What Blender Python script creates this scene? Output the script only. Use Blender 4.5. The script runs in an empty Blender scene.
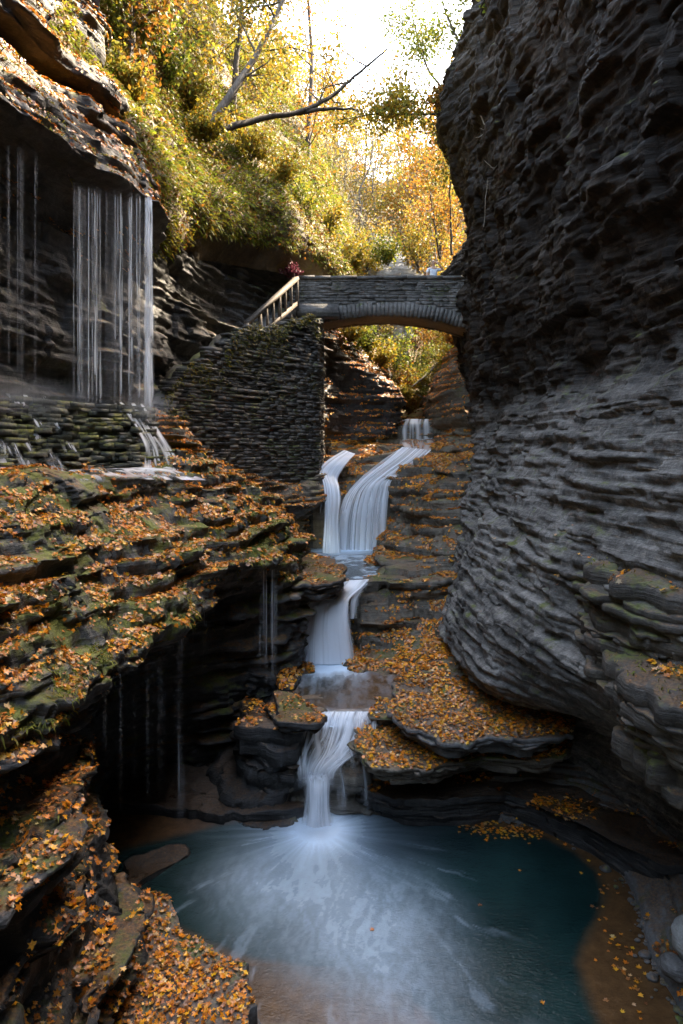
import bpy, math, random
import numpy as np
from math import radians, sin, cos, tan, pi

scene = bpy.context.scene
COL = scene.collection
TH = radians(5.5); CT, ST = cos(TH), sin(TH); F = 682.67

# ------------------------------------------------------------------ survey helpers
def P(px, py, D):
    """point at ground distance D (m) seen at a given place of the photograph"""
    a = (px - 341.5) / F; b = (512 - py) / F
    y = CT + ST * b; z = -ST + CT * b
    k = D / y
    return (a * k, D, z * k)
def G(px, py, zl):
    """point of the level z = zl"""
    a = (px - 341.5) / F; b = (512 - py) / F
    y = CT + ST * b; z = -ST + CT * b
    k = zl / z
    return (a * k, y * k, zl)
def X(px, D, z):
    return (px - 341.5) / F * (D * CT - z * ST)

# ------------------------------------------------------------------ object helpers
def link(o, parent=None):
    COL.objects.link(o)
    if parent is not None: o.parent = parent
    return o
def tag(o, label=None, cat=None, group=None, kind=None):
    if label: o['label'] = label
    if cat: o['category'] = cat
    if group: o['group'] = group
    if kind: o['kind'] = kind
    return o
def empty(name, loc=(0, 0, 0), rz=0.0):
    o = bpy.data.objects.new(name, None); o.location = loc; o.rotation_euler = (0, 0, rz)
    o.empty_display_size = .2
    return link(o)
def mesh_obj(name, V, faces, m, parent=None, smooth=False, attrs=None):
    """V (n,3); faces: an int array (k,3|4) or a list of such arrays"""
    if not isinstance(faces, list): faces = [faces]
    me = bpy.data.meshes.new(name)
    V = np.ascontiguousarray(V, dtype=np.float32)
    faces = [np.asarray(f, dtype=np.int32) for f in faces if len(f)]
    nl = sum(f.size for f in faces); nf = sum(len(f) for f in faces)
    me.vertices.add(len(V)); me.vertices.foreach_set('co', V.ravel())
    me.loops.add(nl); me.polygons.add(nf)
    me.loops.foreach_set('vertex_index', np.concatenate([f.ravel() for f in faces]))
    sizes = np.concatenate([np.full(len(f), f.shape[1], np.int32) for f in faces])
    st = np.zeros(nf, np.int32); st[1:] = np.cumsum(sizes)[:-1]
    me.polygons.foreach_set('loop_start', st)
    if smooth: me.polygons.foreach_set('use_smooth', np.ones(nf, bool))
    me.update(calc_edges=True)
    for k, v in (attrs or {}).items():
        v = np.asarray(v, np.float32)
        if v.ndim == 1:
            me.attributes.new(k, 'FLOAT', 'POINT').data.foreach_set('value', v)
        else:
            c = np.ones((len(v), 4), np.float32); c[:, :3] = v
            me.attributes.new(k, 'FLOAT_COLOR', 'POINT').data.foreach_set('color', c.ravel())
    me.materials.append(m)
    me.validate()
    return link(bpy.data.objects.new(name, me), parent)
def grid_faces(m, n, off=0):
    i = np.arange(m * n).reshape(m, n) + off
    return np.stack([i[:-1, :-1], i[1:, :-1], i[1:, 1:], i[:-1, 1:]], -1).reshape(-1, 4)
class MB:
    """collects boxes and tubes, builds ONE mesh"""
    def __init__(s): s.V = []; s.F = []; s.n = 0; s.T = []
    def add(s, v, f):
        v = np.asarray(v, float); s.V.append(v)
        f = np.asarray(f)
        (s.F if f.shape[1] == 4 else s.T).append(f + s.n); s.n += len(v)
    def box(s, c, ax, ay, az, jit=0.0, rng=None):
        """centre and three half-axis vectors"""
        c, ax, ay, az = [np.asarray(q, float) for q in (c, ax, ay, az)]
        sg = np.array([[-1,-1,-1],[1,-1,-1],[1,1,-1],[-1,1,-1],[-1,-1,1],[1,-1,1],[1,1,1],[-1,1,1]], float)
        v = c + sg[:, :1] * ax + sg[:, 1:2] * ay + sg[:, 2:] * az
        if jit: v = v + (rng.random((8, 3)) - .5) * 2 * jit
        s.add(v, [[0,3,2,1],[4,5,6,7],[0,1,5,4],[1,2,6,5],[2,3,7,6],[3,0,4,7]])
    def tube(s, pts, r, sides=6, cap=True):
        pts = np.asarray(pts, float); n = len(pts)
        r = np.broadcast_to(np.asarray(r, float), (n,))
        t = np.gradient(pts, axis=0); t /= np.linalg.norm(t, axis=1)[:, None] + 1e-9
        ref = np.array([0, 0, 1.0]) if abs(t[0, 2]) < .9 else np.array([1.0, 0, 0])
        a = np.cross(t, ref); a /= np.linalg.norm(a, axis=1)[:, None] + 1e-9
        b = np.cross(t, a)
        th = np.arange(sides) / sides * 2 * pi
        v = pts[:, None] + (a[:, None] * np.cos(th)[None, :, None] + b[:, None] * np.sin(th)[None, :, None]) * r[:, None, None]
        i = np.arange(n * sides).reshape(n, sides); j = np.roll(i, -1, axis=1)
        f = np.stack([i[:-1], j[:-1], j[1:], i[1:]], -1).reshape(-1, 4)
        s.add(v.reshape(-1, 3), f)
    def build(s, name, m, parent=None, smooth=False, attrs=None):
        F_ = [np.concatenate(s.F)] if s.F else []
        if s.T: F_.append(np.concatenate(s.T))
        return mesh_obj(name, np.concatenate(s.V), F_, m, parent, smooth, attrs)

# ------------------------------------------------------------------ noise
def _h(ix, iy, iz, seed):
    with np.errstate(over='ignore'):
        h = (ix.astype(np.int64) * 374761393 + iy.astype(np.int64) * 668265263 + iz.astype(np.int64) * 2147483647 + int(seed) * 974711) & 0xffffffff
        h = ((h ^ (h >> 13)) * 1274126177) & 0xffffffff
        h = ((h ^ (h >> 16)) * 2246822519) & 0xffffffff
        h = h ^ (h >> 13)
    return (h & 0xffffff) / float(0xffffff)
def vnoise(x, y, z, seed=0):
    x, y, z = np.broadcast_arrays(x, y, z)
    ix, iy, iz = np.floor(x), np.floor(y), np.floor(z)
    fx, fy, fz = x - ix, y - iy, z - iz
    fx = fx * fx * (3 - 2 * fx); fy = fy * fy * (3 - 2 * fy); fz = fz * fz * (3 - 2 * fz)
    r = 0
    for dx in (0, 1):
        wx = fx if dx else 1 - fx
        for dy in (0, 1):
            wy = fy if dy else 1 - fy
            for dz in (0, 1):
                wz = fz if dz else 1 - fz
                r = r + wx * wy * wz * _h(ix + dx, iy + dy, iz + dz, seed)
    return r
def fbm(Q, sc, octv=4, seed=0, gain=.5):
    r = 0; a = 1; s = 0
    for o in range(octv):
        r = r + a * vnoise(Q[..., 0] * sc + 13.7 * o, Q[..., 1] * sc, Q[..., 2] * sc, seed + o); s += a
        a *= gain; sc *= 2.03
    return r / s
def sstep(a, b, x):
    t = np.clip((x - a) / (b - a), 0, 1); return t * t * (3 - 2 * t)
def strat_coord(Q, seed, warp=1.0):
    w = fbm(Q, .22, 2, seed + 50) - .5
    return Q[..., 2] + warp * (.5 * w + .03 * Q[..., 1] + .05 * (fbm(Q, 1.1, 2, seed + 60) - .5))
def strata(Q, seed, levels=((.85, 2.6, .26), (.33, 1.1, .15), (.12, .5, .06)), warp=1.0):
    """horizontal push of each bed: beds of three thicknesses, each bed broken into blocks"""
    s = strat_coord(Q, seed, warp); tot = 0
    for li, (t, L, a) in enumerate(levels):
        q = s / t + .45 * (vnoise(s / t * .6, 0 * s, 0 * s + li * 9.1, seed) - .5)
        k = np.floor(q); f = q - k
        def lay(kk):
            sm = vnoise(Q[..., 0] / L + kk * 3.17, Q[..., 1] / L + kk * 1.31, kk * 7.0, seed + li)
            gx = np.floor(Q[..., 0] / L * 1.3 + .6 * sm + kk * .37); gy = np.floor(Q[..., 1] / L * 1.3 + .6 * sm + kk * .71)
            return .55 * sm + .45 * _h(gx, gy, kk, seed + 20 + li)
        w = sstep(.78, 1.0, f)
        tot = tot + a * 2 * (lay(k) * (1 - w) + lay(k + 1) * w - .5)
    return tot
def cr(Cm, axis_n, axis):
    """Catmull-Rom resampling of a control array along an axis; axis_n = samples per interval"""
    C_ = np.moveaxis(np.asarray(Cm, float), axis, 0); n = len(C_)
    E = np.concatenate([2 * C_[:1] - C_[1:2], C_, 2 * C_[-1:] - C_[-2:-1]])
    out = []
    for i in range(n - 1):
        t = np.arange(axis_n[i]) / axis_n[i]
        t = t.reshape((-1,) + (1,) * (C_.ndim - 1))
        p0, p1, p2, p3 = E[i], E[i + 1], E[i + 2], E[i + 3]
        out.append(.5 * (2 * p1 + (p2 - p0) * t + (2 * p0 - 5 * p1 + 4 * p2 - p3) * t ** 2 + (3 * p1 - p0 - 3 * p2 + p3) * t ** 3))
    out.append(C_[-1:])
    return np.moveaxis(np.concatenate(out), 0, axis)
def normals(Pg, ref=None):
    du = np.gradient(Pg, axis=0); dv = np.gradient(Pg, axis=1)
    n = np.cross(du, dv); n /= np.linalg.norm(n, axis=-1, keepdims=True) + 1e-9
    if ref is not None:
        d = np.asarray(ref) - Pg
        if (n * d).sum() < 0: n = -n
    return n
def loft(ctrl, res, ref, rv=None):
    """ctrl (m,n,3); res (m-1) step along u ; v step = mean"""
    Cm = np.asarray(ctrl, float)
    du = np.linalg.norm(np.diff(Cm, axis=0), axis=-1); dv = np.linalg.norm(np.diff(Cm, axis=1), axis=-1)
    res = np.broadcast_to(np.asarray(res, float), (Cm.shape[0] - 1,))
    nu = [max(2, int(np.ceil(np.percentile(du[i], 60) / res[i]))) for i in range(len(du))]
    rv = rv or float(np.min(res))
    nv = [max(2, int(np.ceil(np.percentile(dv[:, j], 60) / rv))) for j in range(dv.shape[1])]
    g = cr(cr(Cm, nu, 0), nv, 1)
    return g, normals(g, ref)
def blur(A, k):
    for ax in (0, 1):
        for _ in range(k):
            B = np.concatenate([A.take([0], ax), A, A.take([-1], ax)], ax)
            n = A.shape[ax]
            A = (B.take(range(0, n), ax) + B.take(range(1, n + 1), ax) + B.take(range(2, n + 2), ax)) / 3
    return A
def rockify(g, n, seed, amp=1.0, low=.3, terr=.8, tthick=.24, warp=1.0, fine=.02, levels=None, under=.0, fsc=3.5):
    low_d = (fbm(g, .45, 3, seed + 5) - .5) * 2 * low
    h = n.copy(); h[..., 2] = 0
    hl = np.linalg.norm(h, axis=-1, keepdims=True)
    h = h / (hl + .12)
    g = g + n * low_d[..., None]
    if terr:
        s = strat_coord(g, seed + 3, warp)
        q = s / tthick + 1.3 * (vnoise(s / tthick * .45, 0 * s, 0 * s, seed + 8) - .5) + 1.7 * (fbm(g, .55, 3, seed + 9) - .5)
        f = q - np.floor(q)
        flat = sstep(.15, .45, n[..., 2])
        lipp = (sstep(.60, .88, f) + 1 - sstep(.06, .45, f)) 
        kq = np.floor(q + .4)
        rnd = vnoise(g[..., 0] / 1.3 + kq * 5.1, g[..., 1] / 1.3 + kq * 2.7, kq * 3.0, seed + 13)
        rnd = sstep(.25, .85, rnd) * (.3 + 1.5 * _h(kq, kq * 0, kq * 0, seed + 14))
        lipp = lipp * under * rnd * 1.7
        g = g.copy()
        g[..., 2] += (sstep(.62, 1.0, f) - f) * tthick * terr * flat * sstep(.05, .4, rnd + .12)
        g = g + h * lipp[..., None]
    kw = {} if levels is None else {'levels': levels}
    d = strata(g, seed, warp=warp, **kw) * amp
    g = g + h * d[..., None]
    g = g + n * ((fbm(g, fsc, 4, seed + 30, .6) - .5) * 2 * fine)[..., None]
    return g
def facedata(g, ref=None, flip=False):
    """centres, normals, areas of the quads of a grid"""
    a, b, c, d = g[:-1, :-1], g[1:, :-1], g[1:, 1:], g[:-1, 1:]
    n = np.cross(c - a, d - b) * .5
    A = np.linalg.norm(n, axis=-1)
    n = n / (A[..., None] + 1e-9)
    return (a + b + c + d) / 4, n, A, (a, b, c, d)
def scatter(g, nref, dens, mask, seed, lift=.012):
    """random points on a grid: density per m2 times mask(points, normals)"""
    rng = np.random.default_rng(seed)
    c, n, A, (a, b, cc, d) = facedata(g)
    nr = nref[:-1, :-1]
    n = n * (1.0 if (n * nr).sum() > 0 else -1.0)
    w = A * dens * mask(c, n)
    w = w.ravel()
    cnt = rng.poisson(np.clip(w, 0, 60))
    idx = np.repeat(np.arange(len(w)), cnt)
    u = rng.random(len(idx))[:, None]; v = rng.random(len(idx))[:, None]
    a, b, cc, d = [q.reshape(-1, 3)[idx] for q in (a, b, cc, d)]
    p = a * (1 - u) * (1 - v) + b * u * (1 - v) + cc * u * v + d * (1 - u) * v
    nn = n.reshape(-1, 3)[idx]
    return p + nn * lift, nn

# ------------------------------------------------------------------ leaf meshes
def unit(v): return v / (np.linalg.norm(v, axis=-1, keepdims=True) + 1e-9)
def palette(rng, n, cols, wts, var=.18):
    cols = np.array(cols, float); i = rng.choice(len(cols), n, p=np.array(wts) / sum(wts))
    c = cols[i] * (1 + (rng.random((n, 1)) - .5) * 2 * var) * (1 + (rng.random((n, 3)) - .5) * .2)
    return np.clip(c, 0, 1)
def leaf_arrays(p, nrm, size, cols, rng, star=False, aspect=.62, droop=None, long=None):
    """each leaf a folded blade (4 corners) or a lobed leaf (star)"""
    n = len(p)
    nrm = unit(nrm)
    t = rng.normal(size=(n, 3)) if long is None else long
    t = unit(t - nrm * (t * nrm).sum(1, keepdims=True)); s = np.cross(nrm, t)
    L = np.broadcast_to(np.asarray(size, float), (n,))[:, None]
    if star:
        ang = np.array([0, 25, 52, 75, 108, 140, 180, 220, 252, 285, 308, 335]) * pi / 180
        rad = np.array([1, .52, .92, .45, .78, .42, .22, .42, .78, .45, .92, .52]) * .56
        k = len(ang); cup = (rng.random((n, 1)) - .35) * .9
        v = np.zeros((n, k + 1, 3))
        v[:, 0] = p
        for i in range(k):
            q = rad[i]
            v[:, i + 1] = p + L * (t * cos(ang[i]) * q + s * sin(ang[i]) * q + nrm * cup * (q ** 2) * (1.0 + .5 * rng.random((n, 1)))) + nrm * L * (rng.random((n, 1)) - .3) * .16
        base = np.arange(n)[:, None, None] * (k + 1)
        tri = np.array([[0, i + 1, (i + 1) % k + 1] for i in range(k)])[None]
        return v.reshape(-1, 3), (base + tri).reshape(-1, 3), np.repeat(cols, k + 1, axis=0)
    fold = (rng.random((n, 1)) * .25 + .05) * L
    v = np.stack([p - t * L * .5, p + s * L * aspect * .5 + nrm * fold * .6, p + t * L * .5, p - s * L * aspect * .5 + nrm * fold * .6], 1)
    base = np.arange(n)[:, None, None] * 4
    tri = np.array([[0, 1, 2], [0, 2, 3]])[None]
    return v.reshape(-1, 3), (base + tri).reshape(-1, 3), np.repeat(cols, 4, axis=0)
def leaf_obj(name, parts, m, parent=None):
    V, T, Cc, off = [], [], [], 0
    for v, t, c in parts:
        V.append(v); T.append(t + off); Cc.append(c); off += len(v)
    return mesh_obj(name, np.concatenate(V), np.concatenate(T), m, parent, True, {'tint': np.concatenate(Cc)})

# ------------------------------------------------------------------ materials
def new_mat(name):
    m = bpy.data.materials.new(name); m.use_nodes = True
    nt = m.node_tree
    for nd in list(nt.nodes): nt.nodes.remove(nd)
    return m, nt
class NT:
    def __init__(s, nt): s.nt = nt
    def n(s, t, **kw):
        nd = s.nt.nodes.new(t)
        for k, v in kw.items(): setattr(nd, k, v)
        return nd
    def l(s, a, b): s.nt.links.new(a, b)
    def pos(s, sc=(1, 1, 1)):
        g = s.n('ShaderNodeNewGeometry'); mp = s.n('ShaderNodeMapping')
        mp.inputs['Scale'].default_value = sc
        s.l(g.outputs['Position'], mp.inputs['Vector']); return mp.outputs[0]
    def obj(s, sc=(1, 1, 1)):
        g = s.n('ShaderNodeTexCoord'); mp = s.n('ShaderNodeMapping')
        mp.inputs['Scale'].default_value = sc
        s.l(g.outputs['Object'], mp.inputs['Vector']); return mp.outputs[0]
    def noise(s, vec, scale, detail=4, rough=.55, dist=0.0):
        nd = s.n('ShaderNodeTexNoise'); nd.inputs['Scale'].default_value = scale
        nd.inputs['Detail'].default_value = detail; nd.inputs['Roughness'].default_value = rough
        nd.inputs['Distortion'].default_value = dist
        s.l(vec, nd.inputs['Vector']); return nd.outputs['Fac']
    def ramp(s, fac, stops, interp='LINEAR'):
        r = s.n('ShaderNodeValToRGB'); r.color_ramp.interpolation = interp
        e = r.color_ramp.elements
        while len(e) < len(stops): e.new(.5)
        for el, (p_, c) in zip(e, stops):
            el.position = p_; el.color = (c, c, c, 1) if not hasattr(c, '__len__') else (*c, 1)
        s.l(fac, r.inputs['Fac']); return r.outputs['Color']
    def mix(s, fac, a, b, mode='MIX'):
        nd = s.n('ShaderNodeMix', data_type='RGBA', blend_type=mode)
        for sock, val in ((nd.inputs[0], fac), (nd.inputs[6], a), (nd.inputs[7], b)):
            if hasattr(val, 'is_output'): s.l(val, sock)
            elif hasattr(val, '__len__'): sock.default_value = (*val, 1)
            else: sock.default_value = val
        return nd.outputs[2]
    def math(s, op, a, b=0.0, c=0.0, clamp=False):
        nd = s.n('ShaderNodeMath', operation=op, use_clamp=clamp)
        for sock, val in zip(nd.inputs, (a, b, c)):
            if hasattr(val, 'is_output'): s.l(val, sock)
            else: sock.default_value = val
        return nd.outputs[0]
    def bump(s, h, strength, dist, nrm=None):
        b = s.n('ShaderNodeBump'); b.inputs['Strength'].default_value = strength; b.inputs['Distance'].default_value = dist
        s.l(h, b.inputs['Height'])
        if nrm is not None: s.l(nrm, b.inputs['Normal'])
        return b.outputs[0]
    def out(s, sh, vol=None):
        o = s.n('ShaderNodeOutputMaterial')
        if sh is not None: s.l(sh, o.inputs['Surface'])
        if vol is not None: s.l(vol, o.inputs['Volume'])
    def principled(s, **kw):
        b = s.n('ShaderNodeBsdfPrincipled')
        for k, v in kw.items():
            sock = b.inputs[k.replace('_', ' ')]
            if hasattr(v, 'is_output'): s.l(v, sock)
            elif k == 'Base_Color': sock.default_value = (*v, 1)
            else: sock.default_value = v
        return b.outputs[0]

def rock_mat(name, dark, mid, light, moss=.0, litter=.0, wet=.5, mosscol=(.085, .10, .014), strat=1.0, moss_side=0.0, bumpd=.05, low=None):
    m, nt = new_mat(name); N = NT(nt)
    bed = N.noise(N.pos((.55, .55, 7.5)), 1.0, 6, .62, .6)
    bed2 = N.noise(N.pos((1.6, 1.6, 30)), 1.0, 4, .6, .4)
    patch = N.noise(N.pos(), .55, 4, .6, .3)
    gr = N.noise(N.pos(), 9.0, 6, .7)
    v = N.math('ADD', N.math('MULTIPLY', bed, .45 * strat), N.math('MULTIPLY', patch, .55 + .45 * (1 - strat)))
    v = N.math('ADD', v, N.math('MULTIPLY', N.math('SUBTRACT', gr, .5), .55))
    v = N.math('ADD', v, N.math('MULTIPLY', N.math('SUBTRACT', N.noise(N.pos((1, 1, 2.2)), 34, 4, .7), .5), .4))
    v = N.math('ADD', v, N.math('MULTIPLY', N.math('SUBTRACT', bed2, .5), .3 * strat))
    col = N.ramp(v, [(.30, dark), (.5, mid), (.74, light)])
    if low:   # greyer shale in the lower beds, without the shade darkening the upper colour
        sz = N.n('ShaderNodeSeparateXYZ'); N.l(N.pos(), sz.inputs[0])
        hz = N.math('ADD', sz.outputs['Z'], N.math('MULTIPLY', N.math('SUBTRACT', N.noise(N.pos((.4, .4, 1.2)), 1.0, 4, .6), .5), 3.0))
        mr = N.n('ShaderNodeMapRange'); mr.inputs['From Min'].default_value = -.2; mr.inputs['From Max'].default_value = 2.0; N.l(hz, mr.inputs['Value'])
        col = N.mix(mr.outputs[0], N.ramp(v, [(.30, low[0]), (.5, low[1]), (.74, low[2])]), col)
    ge = N.n('ShaderNodeNewGeometry'); sx = N.n('ShaderNodeSeparateXYZ'); N.l(ge.outputs['Normal'], sx.inputs[0])
    nz = sx.outputs['Z']
    wetf = N.ramp(N.noise(N.pos((1, 1, .35)), .9, 4, .6), [(.42, 0.0), (.62, 1.0)])
    col = N.mix(N.math('MULTIPLY', wetf, .45 * wet), col, (dark[0] * .5, dark[1] * .5, dark[2] * .5))
    rough = N.math('SUBTRACT', .82, N.math('MULTIPLY', wetf, .56 * wet))
    if litter:
        lf = N.math('ADD', N.noise(N.pos(), 7, 5, .7), N.math('MULTIPLY', nz, .55))
        lf = N.ramp(lf, [(.86, 0.0), (1.0, 1.0)])
        lc = N.ramp(N.noise(N.pos(), 26, 3, .6), [(.35, (.035, .016, .006)), (.55, (.16, .065, .014)), (.7, (.3, .14, .025))])
        col = N.mix(N.math('MULTIPLY', lf, litter), col, lc)
    if moss:
        mn = N.math('ADD', N.noise(N.pos(), 1.6, 5, .65, .5), N.math('MULTIPLY', nz, .16))
        mn = N.math('ADD', mn, N.math('MULTIPLY', N.math('SUBTRACT', N.noise(N.pos(), 14, 4, .7), .5), .3))
        mf = N.ramp(mn, [(.70 - .22 * moss, 0.0), (.86 - .22 * moss, 1.0)])
        mc = N.ramp(N.noise(N.pos(), 20, 4, .7), [(.3, tuple(q * .45 for q in mosscol)), (.7, tuple(q * 1.35 for q in mosscol))])
        col = N.mix(mf, col, mc)
        rough = N.math('MAXIMUM', rough, N.math('MULTIPLY', mf, .85))
    b1 = N.bump(bed, .8 * strat + .15, bumpd * 1.4)
    b2 = N.bump(bed2, .8 * strat, bumpd * .5, b1)
    b3 = N.bump(gr, .7, bumpd * .7, b2)
    b3 = N.bump(N.noise(N.pos((1, 1, 1.8)), 38, 4, .7), .6, bumpd * .22, b3)
    N.out(N.principled(Base_Color=col, Roughness=rough, Normal=b3, Specular_IOR_Level=.5 if not low else .25))
    return m
def leaf_mat(name, trans=.35, rough=.45, spec=.4):
    m, nt = new_mat(name); N = NT(nt)
    at = N.n('ShaderNodeAttribute', attribute_name='tint')
    v = N.noise(N.obj(), 60, 2, .5)
    col = N.mix(.35, at.outputs['Color'], N.mix(1.0, at.outputs['Color'], N.ramp(v, [(.3, .45), (.7, 1.3)]), 'MULTIPLY'))
    p = N.principled(Base_Color=col, Roughness=rough, Specular_IOR_Level=spec)
    if trans:
        tr = N.n('ShaderNodeBsdfTranslucent'); N.l(col, tr.inputs['Color'])
        mx = N.n('ShaderNodeMixShader'); mx.inputs[0].default_value = trans
        N.l(p, mx.inputs[1]); N.l(tr.outputs[0], mx.inputs[2]); N.out(mx.outputs[0])
    else: N.out(p)
    return m
def simple_mat(name, c0, c1, scale=8, rough=.8, stretch=(1, 1, 1), bump=.01, spec=.3, local=False):
    m, nt = new_mat(name); N = NT(nt)
    f = N.noise((N.obj if local else N.pos)(stretch), scale, 5, .65, .3)
    N.out(N.principled(Base_Color=N.ramp(f, [(.3, c0), (.7, c1)]), Roughness=rough, Specular_IOR_Level=spec,
                       Normal=N.bump(f, .7, bump)))
    return m
M = {}
M['cliff'] = rock_mat('shale_cliff', (.004, .0028, .0019), (.014, .0096, .0062), (.052, .037, .025), moss=.06, wet=.15, bumpd=.05, strat=.8, low=((.026, .0235, .0205), (.112, .102, .09), (.31, .282, .248)))  # brown upper shale, darkened further to hold the overhang's shade; greyer lower beds
M['grey'] = rock_mat('grey_shale', (.033, .031, .029), (.11, .103, .096), (.26, .243, .222), moss=.12, wet=.5, strat=.85)
M['terrace'] = rock_mat('mossy_shale', (.02, .018, .015), (.06, .054, .045), (.18, .16, .135), moss=.8, litter=.9, wet=.7, mosscol=(.12, .125, .016))
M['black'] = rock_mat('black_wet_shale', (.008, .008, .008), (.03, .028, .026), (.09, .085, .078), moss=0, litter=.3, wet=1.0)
M['flat'] = rock_mat('wet_flat_stone', (.05, .045, .042), (.13, .12, .115), (.26, .24, .23), moss=.0, wet=.8, strat=.3)
M['outcrop'] = rock_mat('dark_outcrop', (.02, .017, .014), (.055, .046, .036), (.14, .12, .095), moss=.42, litter=.5, wet=.5)
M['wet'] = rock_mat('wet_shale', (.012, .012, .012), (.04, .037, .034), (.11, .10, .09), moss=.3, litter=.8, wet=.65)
M['bank'] = rock_mat('stream_shale', (.036, .029, .022), (.115, .094, .068), (.25, .205, .15), moss=.2, litter=.4, wet=.8)
M['ledge'] = rock_mat('smooth_shale', (.05, .047, .044), (.12, .115, .108), (.21, .2, .185), moss=.12, litter=.5, wet=.6, strat=.6)
M['pale'] = rock_mat('pale_stone', (.16, .155, .145), (.3, .29, .27), (.45, .43, .4), moss=.1, wet=.2)
M['slope'] = rock_mat('earth_slope', (.03, .02, .012), (.09, .06, .03), (.2, .13, .05), moss=.7, litter=1.0, wet=.1, strat=.3, mosscol=(.16, .14, .02))
M['hill'] = rock_mat('forest_floor', (.04, .028, .018), (.11, .07, .035), (.24, .14, .05), moss=.4, litter=1.0, wet=0, strat=.1)
M['masonry'] = rock_mat('dry_stone', (.03, .027, .024), (.085, .075, .063), (.19, .17, .145), moss=.42, wet=.5, strat=.5)
M['mossy'] = rock_mat('mossy_stone', (.02, .022, .015), (.055, .055, .04), (.13, .13, .10), moss=.8, wet=.8, mosscol=(.13, .13, .02), strat=.5)
M['bridge'] = rock_mat('bridge_stone', (.04, .037, .034), (.11, .10, .09), (.22, .2, .18), moss=.25, wet=.25, strat=.5)
M['leaf'] = leaf_mat('fallen_leaf', .12, .33, .5)
M['crown'] = leaf_mat('autumn_leaf', .5, .5, .3)
M['grass'] = leaf_mat('grass_blade', .45, .55, .25)
M['bark'] = simple_mat('grey_bark', (.05, .04, .033), (.16, .135, .11), 6, .85, (3, 3, .6), .02)
M['barkd'] = simple_mat('dark_bark', (.022, .017, .013), (.075, .058, .045), 6, .85, (3, 3, .6), .02)
M['wood'] = simple_mat('weathered_wood', (.045, .034, .026), (.14, .112, .088), 7, .75, (1, 1, 6), .006)
M['vine'] = simple_mat('dead_vine', (.12, .10, .08), (.28, .24, .19), 12, .8)
# ================================================================== GORGE ROCK
LIT = []     # (grid, ref normal) of surfaces that carry fallen leaves
GC = (0.3, 12, 0)

def struct(name, g, m, label=None):
    return tag(mesh_obj(name, g.reshape(-1, 3), grid_faces(*g.shape[:2]), m, None, False), label, 'rock', None, 'structure')

# ---- right wall: stations going away from the viewer, profile from the rim down into the water
zr = [22, 15.5, 11.3, 7.9, 6.3, 4.8, 2.5, 1.35, .8, -1, -2.8, -4.2, -4.8, -5.3, -6.4, -7.6]
def xs(D, vals, lip=None):
    zz = list(zr)
    if lip: zz[10:14] = lip
    return [(x, D, z) for x, z in zip(vals, zz)]
def pxs(D, px, low): 
    hi = [(X(p, D, z), D, z) for p, z in zip(px, zr)]
    return hi + [(x, D, z) for x, z in zip(low, zr[len(px):])]
S = [
 xs(33, [11, 10, 9, 8.6, 8.3, 8, 8, 8, 8, 8, 8, 8, 8, 8, 8, 8]),
 pxs(28.6, [560, 515, 486, 470, 442, 458, 470, 474], [5.4] * 8),
 pxs(26.6, [530, 492, 458, 468, 446, 462, 469, 475], [5.1] * 8),
 pxs(25, [520, 482, 441, 467, 462, 464, 470, 477], [4.9, 4.8, 4.7, 4.7, 4.7, 4.7, 4.7, 4.7]),
 pxs(23, [540, 488, 452, 470, 470, 472, 476, 480], [4.65, 4.6, 4.5, 4.4, 4.4, 4.4, 4.4, 4.4]),
 xs(21, [6.5, 4.7, 4.0, 4.05, 4.2, 4.25, 4.4, 4.6, 4.5, 4.0, 3.6, 3.4, 3.5, 3.8, 4.1, 4.1]),
 xs(18, [6.2, 4.6, 3.9, 4.0, 4.2, 4.25, 4.4, 4.65, 4.4, 3.85, 3.2, 2.8, 2.9, 3.4, 3.8, 3.8]),
 xs(15.5, [6.0, 4.7, 4.0, 4.1, 4.2, 4.25, 4.5, 4.7, 4.35, 3.75, 3.0, 2.45, 2.65, 3.5, 3.9, 3.9]),
 xs(13, [6.0, 4.8, 4.1, 4.2, 4.3, 4.4, 4.6, 4.8, 4.4, 3.8, 3.1, 2.6, 2.85, 4.0, 4.6, 4.7]),
 xs(11, [6, 4.8, 4.2, 4.2, 4.3, 4.45, 4.7, 4.9, 4.5, 3.9, 3.35, 3.05, 3.5, 4.9, 5.5, 5.6], (-2.7, -3.85, -4.4, -4.8)),
 xs(9.5, [6, 4.8, 4.2, 4.2, 4.3, 4.5, 4.7, 4.9, 4.6, 4.05, 3.6, 3.5, 4.0, 5.3, 5.9, 6.0], (-2.5, -3.4, -4.0, -4.4)),
 xs(8, [6, 4.8, 4.2, 4.2, 4.3, 4.5, 4.7, 4.9, 4.6, 4.2, 3.9, 3.9, 4.4, 5.4, 6.0, 6.0], (-2.3, -3.1, -3.6, -4.0)),
 xs(6, [6, 4.8, 4.2, 4.2, 4.3, 4.5, 4.7, 4.9, 4.6, 4.2, 4.0, 4.0, 4.5, 5.4, 5.9, 6.0], (-2.3, -3.1, -3.6, -4.0)),
 xs(3, [6, 4.8, 4.2, 4.2, 4.3, 4.5, 4.7, 4.9, 4.6, 4.2, 4.0, 4.0, 4.3, 5.0, 5.3, 5.4]),
 # unseen: the gorge goes on behind the viewer; bend added to cut sky light
 xs(-7, [6, 4.8, 4.2, 4.2, 4.3, 4.5, 4.7, 4.9, 4.6, 4.2, 4.0, 4.0, 4.3, 5.0, 5.3, 5.4]),
 xs(-16, [3, 1.8, 1.2, 1.2, 1.3, 1.5, 1.7, 1.9, 1.6, 1.2, 1.0, 1.0, 1.3, 2.0, 2.3, 2.4]),
 xs(-22, [-6, -6.2, -6.8, -6.8, -6.7, -6.5, -6.3, -6.1, -6.4, -6.8, -7.0, -7.0, -6.7, -6.0, -6, -6]),
]
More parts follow.
